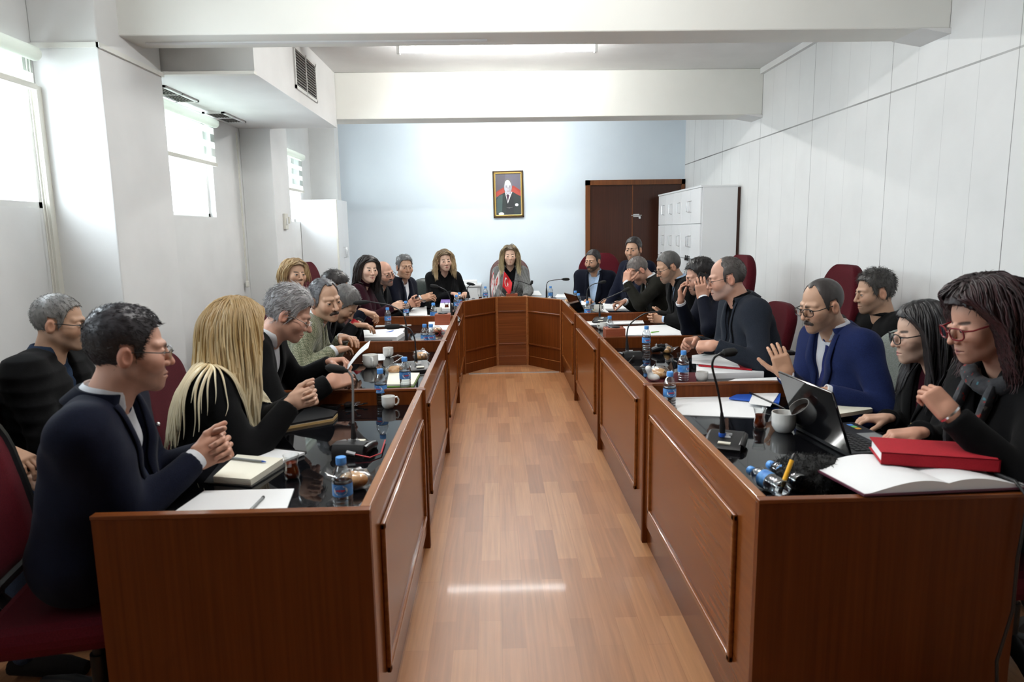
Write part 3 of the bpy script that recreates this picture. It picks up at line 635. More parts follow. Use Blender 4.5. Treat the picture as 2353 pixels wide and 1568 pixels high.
HL_RECEDE = [(0, .098), (12, .098), (26, .108), (44, .098), (60, .050), (68, .0), (78, -.018), (84, .026), (110, .030), (117, -.03), (135, -.066), (180, -.088)]
HL_BALD = [(0, .3), (62, .3), (68, .045), (72, .0), (78, -.018), (84, .026), (110, .030), (117, -.03), (135, -.066), (180, -.085)]
HL_LONG = [(0, .086), (35, .078), (52, .060), (66, .025), (80, .0), (100, -.02), (120, -.06), (150, -.085), (180, -.095)]
HL = dict(short=HL_SHORT, recede=HL_RECEDE, bald=HL_BALD, long=HL_LONG)

def ik(S, Wp, a, b, pole):
    v = Wp - S; d = np.linalg.norm(v); 
    if d > (a + b) * .995: k = d / ((a + b) * .995); a *= k; b *= k
    u = v / d; x = (a * a - b * b + d * d) / (2 * d); h = math.sqrt(max(a * a - x * x, 1e-6)); p = np.asarray(pole, float); p = p - (p @ u) * u
    return S + u * x + nrm(p) * h
CURL = dict(flat=(.12, .15, .10), relax=(.35, .45, .3), claw=(.5, .8, .5), grip=(.75, 1.0, .7), fist=(1.3, 1.5, 1.0), pinch=(.85, .75, .45), clasp=(.95, 1.05, .5), point=(.2, .2, .1))
def hand_field(pose, seed=0, scale=1.0, spread=.06, thumb=None):
    g = np.random.default_rng(seed); c = CURL[pose]; segs = []; tips = []
    for i, (bx, Lf, r) in enumerate(((.030, .074, .0092), (.0105, .082, .0094), (-.0100, .076, .0090), (-.0285, .060, .0080))):
        k = 1 + g.uniform(-.10, .10) + .06 * i; sp = spread * (1.5 - i); p = np.array([bx, .090 - .0035 * (i == 3) * 2 - .004 * (i == 0), .0]); a = 0
        for j, fr in enumerate((.44, .31, .25)):
            a += c[j] * k; d = np.array([math.sin(sp) * math.cos(a), math.cos(sp) * math.cos(a), -math.sin(a)]); e = p + d * Lf * fr
            segs.append((p, e, r * (1 - .09 * j), r * (1 - .09 * (j + 1)), i)); p = e
        tips.append((p, d, np.array([0, math.sin(a), math.cos(a)])))
    t0, t1 = thumb or dict(flat=((.80, .60, -.15), (.62, .78, -.15)), relax=((.70, .68, -.28), (.45, .85, -.30)), claw=((.62, .65, -.45), (.35, .85, -.40)), grip=((.55, .62, -.60), (.10, .80, -.60)), fist=((.45, .75, -.55), (-.45, .65, -.55)), pinch=((.50, .72, -.52), (.20, .80, -.55)), clasp=((.55, .80, -.1), (.05, 1, .05)), point=((.7, .7, -.2), (.5, .85, -.2)))[pose]
    p = np.array([.028, .020, -.008]); t0, t1 = nrm(t0), nrm(t1); e = p + t0 * .046; e2 = e + nrm(t0 * .4 + t1) * .034; e3 = e2 + t1 * .027
    th = [(p, e, .0150, .0115), (e, e2, .0115, .0100), (e2, e3, .0100, .0085)]; tips.append((e3, t1, nrm(np.cross(np.cross(t1, (0, 0, 1)), t1) + np.array([.4, 0, 0]))))
    def f(q):
        q = q / scale; d = rbox(q - np.array([0, .047, 0]), (.041, .050, .0140), .0125)
        d = smin(d, cap(q, (.020, .020, -.008), (.030, .050, -.008), .017, .012), .012); d = smin(d, cap(q, (-.022, .015, -.006), (-.026, .060, -.005), .015, .012), .010)
        k = q * np.array([1, 1, 1.25]); d = smin(d, cap(k, (0, -.012, 0), (0, .012, 0), .027, .026), .02)
        for i in range(4):
            fd = None
            for (a, b, r0, r1, n) in segs:
                if n == i: x = cap(q, a, b, r0, r1); fd = x if fd is None else smin(fd, x, .004)
            d = smin(d, fd, .0045)
        td = None
        for (a, b, r0, r1) in th: x = cap(q, a, b, r0, r1); td = x if td is None else smin(td, x, .005)
        return smin(d, td, .008) * scale
    return f, tips

def person(label, head, yaw=0, pitch=5, roll=0, tyaw=None, hip=None, lean=.20, fem=0, s=1.0, skin=(.52, .30, .20), outfit='suit', jacket='navy_wool', shirt='whiteshirt', tie=None,
           hair=None, brows=(.02, .015, .012), beard=0, beardcol=(.03, .025, .022), moust=0, lips=None, R=None, Lh=None, glasses=None, fine=.0036, wide=1.0, belly=.8, face={}, vbot=-.36, vtop=.074, nails=None,
           trousers='dark_trousers', extras=None, gaze=None, cuffs=True, seat=True, knee=None, hcol=None, lock=None, folda=.0045, hoff=(0, 0)):
    """a seated figure; R / Lh: dict(w=wrist point, d=finger direction, n=palm direction, pose)"""
    Hc = np.asarray(head, float); ya = math.radians(yaw); ty = math.radians(yaw if tyaw is None else tyaw); tf = np.array([math.cos(ty), math.sin(ty), 0])
    s = s * (.955 if fem else 1.0); pr = math.radians(pitch)
    fd = np.array([math.cos(ya) * math.cos(pr), math.sin(ya) * math.cos(pr), -math.sin(pr)]); r0 = nrm(np.cross(fd, (0, 0, 1))); u0 = np.cross(r0, fd); cr, sr = math.cos(math.radians(roll)), math.sin(math.radians(roll))
    Ah = np.stack([r0 * cr + u0 * sr, fd, u0 * cr - r0 * sr], 1)
    hp = np.array([*(Hc[:2] - tf[:2] * lean + np.asarray(hoff)), .575]) if hip is None else np.asarray(hip, float)
    Bs = Hc + Ah @ np.array([0, -.040, -.075]) * s; up0 = nrm(Bs - hp); nd = nrm(up0 * .8 + tf * .25); T = Bs - nd * (.080 if fem else .062) * s
    up = nrm(T - hp); fw = nrm(tf - (tf @ up) * up); rt = np.cross(fw, up); At = np.stack([rt, fw, up], 1); Lt = np.linalg.norm(T - hp)
    w = wide * (.88 if fem else 1.0); sw = .178 * w
    J = {}; o = np.array([hp[0], hp[1], 0.0])
    hf = head_field(fem, moust=moust, **face)
    def HL_(P): return (P - Hc) @ Ah / s
    def TL(P): return (P - T) @ At
    def TW(q): return np.asarray(q) @ At.T + T
    neck_a, neck_b, nr = Hc + Ah @ np.array([0, -.022, -.055]) * s, T - up * .05, (.050 if fem else .060) * s * (1 + .08 * (belly - .8))
    def f_head(P): return smin(hf(HL_(P)) * s, cap(P, neck_a, neck_b, nr * .97, nr * 1.08), .022)
    def f_torso(P, off=0.0):
        q = TL(P); m = np.c_[np.abs(q[:, 0]), q[:, 1], q[:, 2]]
        d = cap(m, (sw * .93, -.004, -.064), (.02, -.014, -.036), .056 * w, .052)
        d = smin(d, cap(m, (.090 * w, .0, -.16), (.082 * w, .008, -.27), .108, .108), .07)
        d = smin(d, cap(m, (.075 * w, .005, -.30), (.085 * w, .0, -Lt + .02), .105, .125), .06)
        d = smin(d, ell(q, (0, .045, -.37), (.135 * w * belly ** .5, .115 * belly, .15)), .05)
        if fem: d = smin(d, sph(m, (.072, .082, -.215), .058), .05)
        return d - off
    arms = {}
    for side, sg, spec in (('R', 1, R), ('L', -1, Lh)):
        Sj = TW((sg * sw, .0, -.062))
        if spec is None: spec = dict(w=TW((sg * .15, .30, 0)) * np.array([1, 1, 0]) + np.array([0, 0, .62]), d=tf, n=(0, 0, -1), pose='relax')
        dd = nrm(spec['d']); Wp = np.asarray(spec['w'], float); pole = spec.get('pole', -up * 1.0 + rt * sg * .55 - fw * .25)
        Ej = ik(Sj, Wp, .295 * s * spec.get('ua', 1), .26 * s * spec.get('fa', 1), pole); arms[side] = (Sj, Ej, Wp, dd, spec, sg)
    def f_arm(P, k, off):
        Sj, Ej, Wp = arms[k][:3]; fdv = nrm(Wp - Ej); Wc = Wp - fdv * .012
        a = smin(cap(P, Sj, Ej, .056 * w + off, .046 + off), cap(P, Ej, Wp, .046 + off, .033 + off), .025)
        return smax(a, (P - Wc) @ fdv, .006)
    puff = outfit == 'puffer'; off = .022 if puff else .014 if outfit != 'knit' else .008
    ht = -Lt - .10; rng_seed = int(abs(Hc[0] * 100 + Hc[1] * 999)) % 1000
    def f_cloth(P, carve=True):
        d = f_torso(P, off); q = TL(P)
        if carve and outfit in ('suit', 'open', 'vtop', 'puffer'):
            x, y, z = q.T; wz = np.where(z > -.02, vtop, np.clip((z - vbot) / (-.02 - vbot), -.2, 1) * vtop)
            cv = np.maximum(np.abs(x) - wz, -(y - .0)); cv = np.maximum(cv, vbot - z); d = smax(d, -cv, .004)
        d = smin(d, f_arm(P, 'R', off * .75), .045); d = smin(d, f_arm(P, 'L', off * .75), .045)
        if puff: d = d + .006 * np.abs(np.sin(q[:, 2] * 55)) - .003
        d = d + folda * folds(P, 17, rng_seed) + folda * .45 * folds(P, 38, rng_seed + 1)
        d = smax(d, ht - q[:, 2], .01)
        if carve:
            nd2 = cap(P, T - nd * .2, T + nd * .3, nr + (.003 if outfit == 'knit' else .009)); d = smax(d, -nd2, .006)
            if outfit not in ('suit', 'open', 'vtop', 'puffer'): d = smax(d, q[:, 2] - .075, .006)
        return d
    pts = [T, hp] + [a[i] for a in arms.values() for i in range(3)]; lo, hi = np.min(pts, 0) - .22, np.max(pts, 0) + .22; lo[2] = max(lo[2], hp[2] - .24); hi[2] = T[2] + .12
    # the body: head, neck, trunk, arms, legs and hands in one mesh
    Vs, Fs, Cs = [], [], []; n0 = 0
    def push(V, Q, C):
        nonlocal n0
        Vs.append(V); Fs.append(Q + n0); Cs.append(C); n0 += len(V)
    hb = np.array([.12, .15, .15]) * s
    hlo, hhi = np.minimum(Hc - .165 * s, T - .06), np.maximum(Hc + .165 * s, T + .06)
    def f_hd(P): return np.maximum(f_head(P), -(P - T) @ nd - .055)
    V, Q = surfnet(f_hd, hlo, hhi, fine); q = HL_(V); m = np.c_[np.abs(q[:, 0]), q[:, 1], q[:, 2]]
    sk = np.array(skin); C = np.tile(sk, (len(V), 1)) * (1 + .05 * folds(V, 90, 3)[:, None])
    def mixc(mask, col): 
        k = np.clip(mask, 0, 1)[:, None]; C[:] = C * (1 - k) + np.asarray(col) * k
    mixc(.35 * np.exp(-((m[:, 0] - .042) ** 2 + (q[:, 2] + .028) ** 2) / .0006) * (q[:, 1] > .02), sk * np.array([1.12, .82, .78])); mixc(.3 * np.exp(-(ln(q - np.array([0, .112, -.033])) / .016) ** 2), sk * np.array([1.1, .80, .76])); mixc(.45 * (m[:, 0] > .074) * (np.abs(q[:, 1] + .012) < .03), sk * np.array([1.1, .72, .66]))
    lc = np.array(lips) if lips is not None else sk * np.array([.82, .55, .52]); la = np.minimum(cap(m, (0, .0945, -.0645), (.020, .084, -.068), .0050, .002), cap(m, (0, .0935, -.0752), (.018, .084, -.071), .0056, .002)); mixc(np.clip(1 - la / .002, 0, 1) * .85, lc); mixc((np.abs(q[:, 2] + .0694) < .0022) * (m[:, 0] < .024) * (q[:, 1] > .07) * .8, lc * .35)
    if beard:
        bz = smin(cap(m, (.062, .005, -.045), (.012, .085, -.10), .022, .026), cap(m, (.004, .093, -.054), (.030, .08, -.07), .009, .009), .01); bm_ = np.clip(1 - bz / .012, 0, 1) * (la > .002) * np.clip((.02 - 0 + (q[:, 1] + .03)) / .03, 0, 1) * (q[:, 2] < -.02); mixc(beard * bm_ * (.85 + .15 * folds(V, 400, 5)), beardcol)
    if moust: mixc((cap(m, (.002, .098, -.055), (.026, .085, -.066), .0085, .006) < .002) * moust, beardcol)
    bd = cap(m, (.011, .088, .0205), (.046, .066, .0235), .0052 if not fem else .0038, .003) ; mixc(np.clip(1 - np.maximum(bd - .0015, 0) / .003, 0, 1) * .9 * (m[:, 0] > .008), brows)
    mixc(.3 * (np.exp(-((m[:, 0] - .032) ** 2 / .0003 + (q[:, 2] + .012) ** 2 / .00006)) * (q[:, 1] > .05)), sk * .62)
    mixc((np.abs(ell(m, (.0325, .092, -.0005), (.0138, .02, .0058))) < max(.0016, fine * .45)) * (q[:, 2] > (-.002 if fem else .001)) * (q[:, 1] > .06) * (.85 if fem else .55), (.02, .015, .012))
    if hcol is not None: # cropped hair shading on the scalp
        a = np.degrees(np.arctan2(m[:, 0], q[:, 1])); mixc(np.clip((q[:, 2] - zline(a, HL[hair['line']])) / .008, 0, 1) * .8, hcol)
    push(V, Q, C)
    gz = nrm(Ah @ np.array(gaze if gaze is not None else (0, 1, -.02)))
    for sg in (-1, 1):
        e = MB().ball(Hc + Ah @ np.array([sg * .0315, .0765, 0]) * s, .0129 * s, A=frame_from(gz), u=20, v=18); V = np.concatenate(e.V); cs = (V - (Hc + Ah @ np.array([sg * .0315, .0765, 0]) * s)) @ gz / (.0129 * s); an = np.arccos(np.clip(cs, -1, 1))
        C = np.tile((.50, .48, .46), (len(V), 1)); C[an < .58] = (.07, .04, .022); C[an < .26] = (.008, .008, .008)
        push(V, np.array([f for f in e.F]), C)
    J['f_head'] = f_head
    hands = {}
    for k, (Sj, Ej, Wp, dd, spec, sg) in arms.items():
        n_ = np.asarray(spec['n'], float); n_ = nrm(n_ - (n_ @ dd) * dd); Z = -n_; X = np.cross(dd, Z); Az = np.stack([X * (-1 if sg > 0 else 1), dd, Z], 1)
        if spec.get('hide'): continue
        hs = (.90 if fem else 1.0) * s; hfn, tips = hand_field(spec.get('pose', 'relax'), rng_seed + sg, hs, spec.get('spread', .06), spec.get('thumb'))
        V, Q = surfnet(lambda P: np.maximum(hfn(P), -P[:, 1] - .035), np.array([-.09, -.055, -.11]) * hs, np.array([.11, .19, .06]) * hs, max(fine * .9, .0030))
        C = np.tile(sk * np.array([1.0, .93, .88]), (len(V), 1)) * (1 + .06 * folds(V, 120, 9)[:, None])
        for tp, td, tn in tips:
            nc = np.array(nails) if nails is not None else sk * np.array([1.12, .95, .92]); mk = ln(V / hs - (tp - td * .002 + tn * .0075)) < .0062; C[mk] = nc
        if sg > 0: Q = Q[:, ::-1]
        Wv = V @ Az.T + Wp; push(Wv, Q, C); hands[k] = (Wp, Az, tips, hs)
    V, Q = surfnet(lambda P: smin(smin(f_torso(P, -.012), f_arm(P, 'R', -.006), .03), f_arm(P, 'L', -.006), .03), lo, hi, .026, 1); push(V, Q, np.tile(sk, (len(V), 1)))
    kn, an, leg = {}, {}, None
    for sg in (-1, 1):
        kb = hp + tf * .43 + np.cross(tf, (0, 0, 1)) * sg * .13; kb[2] = .545
        if knee is not None: kb = kb + np.asarray(knee)
        kn[sg] = kb; an[sg] = np.array([kb[0] - tf[0] * .04, kb[1] - tf[1] * .04, .09])
    hj = {sg: hp + np.cross(tf, (0, 0, 1)) * sg * .09 for sg in (-1, 1)}
    def f_leg(P, off=0):
        d = None
        for sg in (-1, 1):
            x = smin(cap(P, hj[sg] + np.array([0, 0, -.01]), kn[sg], .088 + off, .062 + off), cap(P, kn[sg], an[sg], .060 + off, .042 + off), .03); d = x if d is None else smin(d, x, .04)
        return d
    llo, lhi = np.min([hp, *kn.values(), *an.values()], 0) - .16, np.max([hp, *kn.values(), *an.values()], 0) + .14; llo[2] = .05
    V, Q = surfnet(lambda P: f_leg(P, -.010), llo, lhi, .030, 1); push(V, Q, np.tile(sk, (len(V), 1)))
    me = mesh_np(np.concatenate(Vs) - o, Fs, cols=np.concatenate(Cs)); body = link('person', me, SKIN); body.location = o; tag(body, label, 'person')
    def child(name, V, Q, mat, cols=None, parent=None):
        ob = link(name, mesh_np(np.asarray(V) - o, [Q], cols=cols), mat, parent or body); return ob
    # clothes
    hc = .009 if fine < .004 else .0125
    V, Q = surfnet(f_cloth, lo, hi, hc, 2, 1.9); jk = child({'knit': 'sweater', 'puffer': 'puffer_jacket', 'tee': 't_shirt'}.get(outfit, 'jacket'), V, Q, M[jacket])
    V, Q = surfnet(lambda P: np.maximum(smin(f_leg(P), f_torso(P, .004), .04), P[:, 2] - hp[2] - .10), llo, lhi, .018, 1); child('trousers', V, Q, M[trousers])
    for sg in (-1, 1):
        fo = MB().tube([an[sg] - tf * .05 + np.array([0, 0, -.045]), an[sg] + tf * .03 + np.array([0, 0, -.045]), an[sg] + tf * .13 + np.array([0, 0, -.055]), an[sg] + tf * .20 + np.array([0, 0, -.062])], [.036, .042, .044, .026], 12, flat=.85); fo.build('shoe', M['shoe_leather'], body, org=o)
    def march(f, xz, y0=.40):
        q = np.array([[x, y0, z] for x, z in xz]); 
        for _ in range(60): q[:, 1] -= np.clip(f(TW(q)), -.02, .05) * .8
        return q
    if outfit in ('suit', 'open', 'vtop', 'puffer'):
        shm = M[shirt]
        def f_sh(P):
            q = TL(P); d = smin(f_torso(P, .003), cap(P, T - up * .03, T + nd * .018, nr + .003), .02); return np.maximum(np.maximum(d, -.50 - q[:, 2]), (P - T) @ nd - .012)
        V, Q = surfnet(f_sh, lo, hi, hc * 1.1, 2); child('top' if outfit == 'vtop' else 'shirt', V, Q, shm)
        if outfit != 'vtop':
            cl = MB(); st = []
            for t in np.linspace(0, 1, 25):
                a = math.radians(22 + (360 - 44) * t); fr = max(0, math.cos(a)); r = nr + .004; rr = np.array([math.sin(a) * r, math.cos(a) * r, 0])
                p1 = T + At @ rr + nd * (.034 - .014 * fr); p2 = T + At @ (rr * 1.04) + nd * .036 - nd * .014 * fr; p3 = T + At @ (rr * (1.22 + .02 * fr)) + nd * (.0 - .046 * fr ** 2); st.append([T + At @ (rr * 1.0) - nd * .005, p1, p2, p3])
            cl.grid(np.array(st)); cl.build('shirt_collar', shm, body, org=o, solid=.0025)
    if outfit in ('suit', 'vtop'):
        fj = lambda P: f_torso(P, off + .003); lp = MB()
        for sg in (-1, 1):
            zz = np.linspace(.0, vbot, 18); wi = np.array([vtop if z > -.02 else vtop * (z - vbot) / (-.02 - vbot) for z in zz]); t = np.linspace(0, 1, 18); lw = np.interp(t, [0, .30, .42, .45, 1], [.030, .046, .062, .060, .010]) * (.9 if fem else 1.05)
            cols_ = [march(fj, [(sg * (wi[i] + lw[i] * k - .004), zz[i]) for i in range(18)]) for k in (0, .5, 1)]; G = np.stack(cols_, 1); G[:, :, 1] += np.array([.005, .008, .005]); lp.grid(TW(G.reshape(-1, 3)).reshape(G.shape))
        lp.build('lapels', M[jacket], body, org=o, solid=.004)
        cb_ = MB(); st = []
        for t in np.linspace(0, 1, 21):
            a = math.radians(52 + (360 - 104) * t); r = nr + .012; rr = np.array([math.sin(a) * r, math.cos(a) * r, 0]); st.append([T + At @ rr - nd * .012, T + At @ (rr * 1.03) + nd * .022, T + At @ (rr * 1.12) + nd * .022, T + At @ (rr * 1.42) - nd * .022])
        cb_.grid(np.array(st)); cb_.build('jacket_collar', M[jacket], body, org=o, solid=.004)
    if outfit == 'tee' or outfit == 'knit':
        nk = MB(); st = []
        hh = .05 if outfit == 'knit' and extras == 'turtle' else .012
        for t in np.linspace(0, 1, 25):
            a = 2 * math.pi * t; r = nr + .008; rr = np.array([math.sin(a) * r, math.cos(a) * r, 0]); st.append([T + At @ (rr * 1.25) - nd * .01, T + At @ (rr * 1.06) + nd * hh * .6, T + At @ (rr * .97) + nd * hh])
        nk.grid(np.array(st)); nk.build('neckband', M[jacket], body, org=o, solid=.004)
    if tie:
        zz = np.linspace(-.035, vbot - .06, 14); wt = np.interp(zz, [vbot - .06, -.05, -.035], [.036, .015, .013]); f_s = lambda P: f_torso(P, .003)
        G = np.stack([march(f_s, [(k * wt[i], zz[i]) for i in range(14)]) for k in (-1, 0, 1)], 1); G[:, :, 1] += np.array([.006, .011, .006]); G[:, :, 1] = np.maximum(G[:, :, 1], np.interp(zz, [-.12, -.04], [-1, .060])[:, None] * (zz > -.12)[:, None] + (zz <= -.12)[:, None] * -1); kn_ = MB().grid(TW(G.reshape(-1, 3)).reshape(G.shape)); k0 = G[0, 1]
        kn_.ball(TW(k0 + np.array([0, .002, .004])), (.0135, .009, .016), A=At); kn_.build('tie', M[tie], body, org=o, solid=.003)
    if cuffs and outfit in ('suit', 'open'):
        for k in arms:
            Sj, Ej, Wp, dd = arms[k][:4]; v = nrm(Wp - Ej); A = frame_from(v); MB().lathe([(.036, -.04), (.036, .010), (.034, .012), (.031, .010), (.031, -.03)], 18, o=Wp - v * .006, A=A, caps=False).build('cuff', M[shirt if shirt != 'whiteshirt' else 'whiteshirt'], body, org=o)
    # hair
    if hair: build_hair(hair, child, MB, Hc, Ah, s, hf, HL_, f_head, (lambda P: f_cloth(P, False)), nrm(tf), fine, o, body)
    if glasses: build_glasses(glasses, Hc, Ah, s, body, o)
    J.update(T=T, At=At, TW=TW, nd=nd, nr=nr, body=body, o=o, arms=arms, hands=hands, Hc=Hc, Ah=Ah, s=s, f_cloth=f_cloth, f_torso=f_torso, march=march, hp=hp, tf=tf, fw=fw, child=child)
    return J

def tubes_np(PTS, RAD, sides=5, tip=True):
    """PTS (n,k,3), RAD (n,k) -> verts, quads"""
    n, k = PTS.shape[:2]; Tn = np.gradient(PTS, axis=1); Tn /= np.linalg.norm(Tn, axis=2, keepdims=True) + 1e-9
    ref = np.array([.31, .52, .12]); X = np.cross(Tn, ref); X /= np.linalg.norm(X, axis=2, keepdims=True) + 1e-9; Y = np.cross(Tn, X)
    a = np.arange(sides) * 2 * math.pi / sides
    V = PTS[:, :, None] + RAD[:, :, None, None] * (np.cos(a)[None, None, :, None] * X[:, :, None] + np.sin(a)[None, None, :, None] * Y[:, :, None])
    b = (np.arange(n)[:, None, None] * k + np.arange(k - 1)[None, :, None]) * sides; j = np.arange(sides)[None, None]; j2 = (j + 1) % sides
    Q = np.stack([b + j, b + j2, b + sides + j2, b + sides + j], -1).reshape(-1, 4); return V.reshape(-1, 3), Q
def build_hair(h, child, MB, Hc, Ah, s, hf, HL_, f_head, f_body, tf, fine, o, body):
    g = np.random.default_rng(h.get('seed', 1)); c0, c1 = np.array(h['col']), np.array(h.get('col2', h['col'])); ln_ = HL[h['line']]; th, top = h.get('t', .008), h.get('top', .008)
    def f_hair(P):
        q = HL_(P); m = np.abs(q[:, 0]); a = np.degrees(np.arctan2(m, q[:, 1])); d = hf(q, False)
        t = th + top * np.clip((q[:, 2] - .02) / .09, 0, 1); t = t * (1 + h.get('rough', .22) * folds(P * np.array([1, 1, .5]), 120, 4))
        z = zline(a, ln_); x = np.maximum(d - t, (z - q[:, 2]) * .7 + .0015 * folds(P, 260, 2))
        x = np.maximum(x, -d - .012)
        if 'ztop' in h: x = np.maximum(x, (q[:, 2] - h['ztop']) * .8 - .04 * np.clip((q[:, 1] * -1 - .06) / .05, 0, 1) * h.get('crown', 0))
        return x * s
    hh = max(.0045, fine * 1.25); V, Q = surfnet(f_hair, Hc - .17 * s, Hc + .17 * s, hh, 1)
    k = (.5 + .5 * folds(V * np.array([1, 1, .4]), 150, 8))[:, None]; q = HL_(V); C = c0 * (1 - k) + c1 * k
    if 'side' in h: kk = np.clip((.07 - q[:, 2]) / .05, 0, 1)[:, None]; C = C * (1 - kk) + np.array(h['side']) * kk
    if h.get('long'): kk = np.clip((q[:, 2] - .03) / .06, 0, 1)[:, None] * .85; C = C * (1 - kk) + np.array(h.get('root', c0)) * kk
    hob = child('hair', V, Q, HAIRM, C)
    n = h.get('n', 700)
    if len(V) and n: # short strands lying on the shell
        ids = g.integers(0, len(V), n); p = V[ids]; nr_ = grad(f_hair, p); nr_ /= ln(nr_)[:, None] + 1e-9; ql = HL_(p); cb = h.get('comb', (0, .5, -.4))
        d = np.asarray(cb) + np.c_[np.sign(ql[:, 0]) * .25, np.zeros(n), -np.abs(ql[:, 0]) * 5] + g.normal(0, h.get('mess', .25), (n, 3)); d = d @ Ah.T; d -= (np.einsum('ij,ij->i', d, nr_))[:, None] * nr_; d /= ln(d)[:, None] + 1e-9
        Ls = h.get('len', .022) * g.uniform(.6, 1.3, n)[:, None]; lift = h.get('lift', .25)
        P = np.stack([p - nr_ * .002, p + d * Ls * .5 + nr_ * Ls * lift * .6, p + d * Ls + nr_ * Ls * lift], 1); R_ = np.tile([.0011, .0010, .0002], (n, 1)) * (s * h.get('fat', 1))
        V2, Q2 = tubes_np(P, R_, 3); kk = g.uniform(0, 1, n); C2 = np.repeat(C[ids] * (.75 + .5 * kk)[:, None], 9, 0); child('hair_strands', V2, Q2, HAIRM, C2)
    if h.get('long'):
        n, Lh, ds = h.get('locks', 420), h['long'], .015; px = h.get('part', 0.0)
        u = g.uniform(0, 1, n); pt = u < .52; y = np.where(pt, g.uniform(-.05, .051, n), g.uniform(-.105, .03, n)); sg = np.where(g.uniform(0, 1, n) < .5, -1.0, 1.0)
        x = np.where(pt, px + sg * g.uniform(.001, .012, n), sg * g.uniform(.0, .062, n) * np.clip(1 - ((y + .02) / .10) ** 2, .1, 1) ** .5); z = np.full(n, .16)
        p = np.c_[x, y, z]
        for _ in range(14): p[:, 2] -= np.clip(hf(p, False), -.02, .05) * .8
        offl = h.get('off', .010) * g.uniform(.25, 1.5, n) ; vel = np.where(pt[:, None], np.c_[sg * 1.0, -.25 - 8 * np.maximum(-y, 0), np.zeros(n)], np.c_[(x - px) * 20, (y + .01) * 14 - .3, np.zeros(n)]); steps = int(Lh / ds); ll = (g.uniform(.78, 1.04, n) * steps).astype(int); ll = np.where(y > .055, (ll * h.get('front', 1.0)).astype(int), ll); tr = [p.copy()]; gl = np.array([0, 0, -1.0]) @ Ah; ph = g.uniform(0, 6.28, n); wv = h.get('wave', .004)
        back = np.array(h.get('drift', (0, 0, 0)), float) @ Ah
        for i in range(steps):
            t = i / steps; vel = vel * .74 + (gl + back * t) * .26; vel /= ln(vel)[:, None]; pn = p + vel * ds
            ph_ = ph + i * ds * h.get('freq', 70); pn += np.c_[np.cos(ph_), np.sin(ph_), np.zeros(n)] * wv * min(1, i / 12) * ds * 25
            d = hf(pn, False); gr = grad(lambda q: hf(q, False), pn); k_ = np.maximum(offl - d, 0)[:, None]; pn += gr * k_
            yf = h.get('yf', .020) + .5 * np.clip(pn[:, 2] - .03, 0, .1); fr = (pn[:, 1] > yf) & (pn[:, 2] < .108) & (pn[:, 2] > -.15); pn[fr, 1] += ((yf - pn[:, 1]) * .40)[fr]
            fx = fr & (np.abs(pn[:, 0]) < h.get('facew', .072)); pn[fx, 0] += ((sg * h.get('facew', .072) - pn[:, 0]) * .35)[fx]
            low = pn[:, 2] < -.09
            if low.any():
                Pw = pn[low] @ Ah.T * s + Hc; db = f_body(Pw); gb = grad(f_body, Pw); gb -= .8 * (gb @ Ah[:, 0])[:, None] * Ah[:, 0]; Pw += gb * np.clip(.010 + offl[low] * .3 - db, 0, .03)[:, None]; nw = (Pw - Hc) @ Ah / s; pn[low] = nw
            stop = i >= ll; pn[stop] = p[stop]; vel = np.where(stop[:, None], vel, (pn - p) / (ln(pn - p)[:, None] + 1e-9) * .7 + vel * .3); p = pn; tr.append(p.copy())
        P = np.stack(tr, 1) @ Ah.T * s + Hc; kk = np.arange(steps + 1)[None] / np.maximum(ll, 1)[:, None]; rad = h.get('r', .0048) * np.clip(1.15 - kk ** 3, .06, 1) * np.clip(.35 + kk * 4, 0, 1) * (1 + h.get('grow', .3) * np.clip(kk, 0, 1)) * g.uniform(.6, 1.2, n)[:, None]
        P += np.where(kk[..., None] > 1, g.normal(0, 1e-4, P.shape), 0)
        V3, Q3 = tubes_np(P, np.where(kk > 1.0, .0002, rad), 4); kc = np.clip(g.uniform(-.2, 1.2, n), 0, 1); cc = c0 * (1 - kc)[:, None] + c1 * kc[:, None]; CC = np.repeat(cc[:, None], steps + 1, 1); rt = np.array(h.get('root', c0)); e = np.clip(1 - kk * h.get('rootlen', 3), 0, 1)[..., None]; CC = CC * (1 - e) + rt * e
        if 'endcol' in h: e = np.clip((kk - .35) * 1.5, 0, 1)[..., None]; CC = CC * (1 - e) + np.array(h['endcol']) * e
        child('long_locks', V3, Q3, HAIRM, np.repeat(CC.reshape(-1, 3), 4, 0))
def build_glasses(gs, Hc, Ah, s, body, o):
    rim, lens = MB(), MB(); r = gs.get('r', .0015); hw, hh, nn = gs.get('w', .026), gs.get('h', .018), gs.get('sq', 3.0); yy = .1085; zc = gs.get('z', -.004)
    def Wp(q): return np.asarray(q, float) @ Ah.T * s + Hc
    def lp(sg):
        out = []
        for a in np.linspace(0, 2 * math.pi, 29): c, d = math.cos(a), math.sin(a); x = hw * abs(c) ** (2 / nn) * np.sign(c); z = hh * abs(d) ** (2 / nn) * np.sign(d); out.append((sg * .034 + x, yy - abs(sg * .034 + x) ** 2 * 3.0, zc + z))
        return np.array(out)
    for sg in (-1, 1):
        P = lp(sg)
        if gs.get('rim', 1): rim.tube(Wp(P), r * s, 6, caps=False)
        else: rim.tube(Wp(P[2:14]), r * s * .7, 6)
        lens.add(Wp(P[:-1]), [tuple(range(28))]); x0 = sg * (.034 + hw)
        rim.tube(Wp([(x0, yy - x0 * x0 * 3, zc + hh * .5), (sg * .074, .075, .004), (sg * .0795, .03, .006), (sg * .081, -.015, .004), (sg * .079, -.035, -.012)]), r * s * 1.15, 6)
    rim.tube(Wp([(-.010, yy, zc + .003), (0, yy + .004, zc + .006), (.010, yy, zc + .003)]), r * s, 6)
    gl = rim.build('glasses', gs['mat'], body, org=o); lens.build('lens', M['lens'], gl, False, org=o)
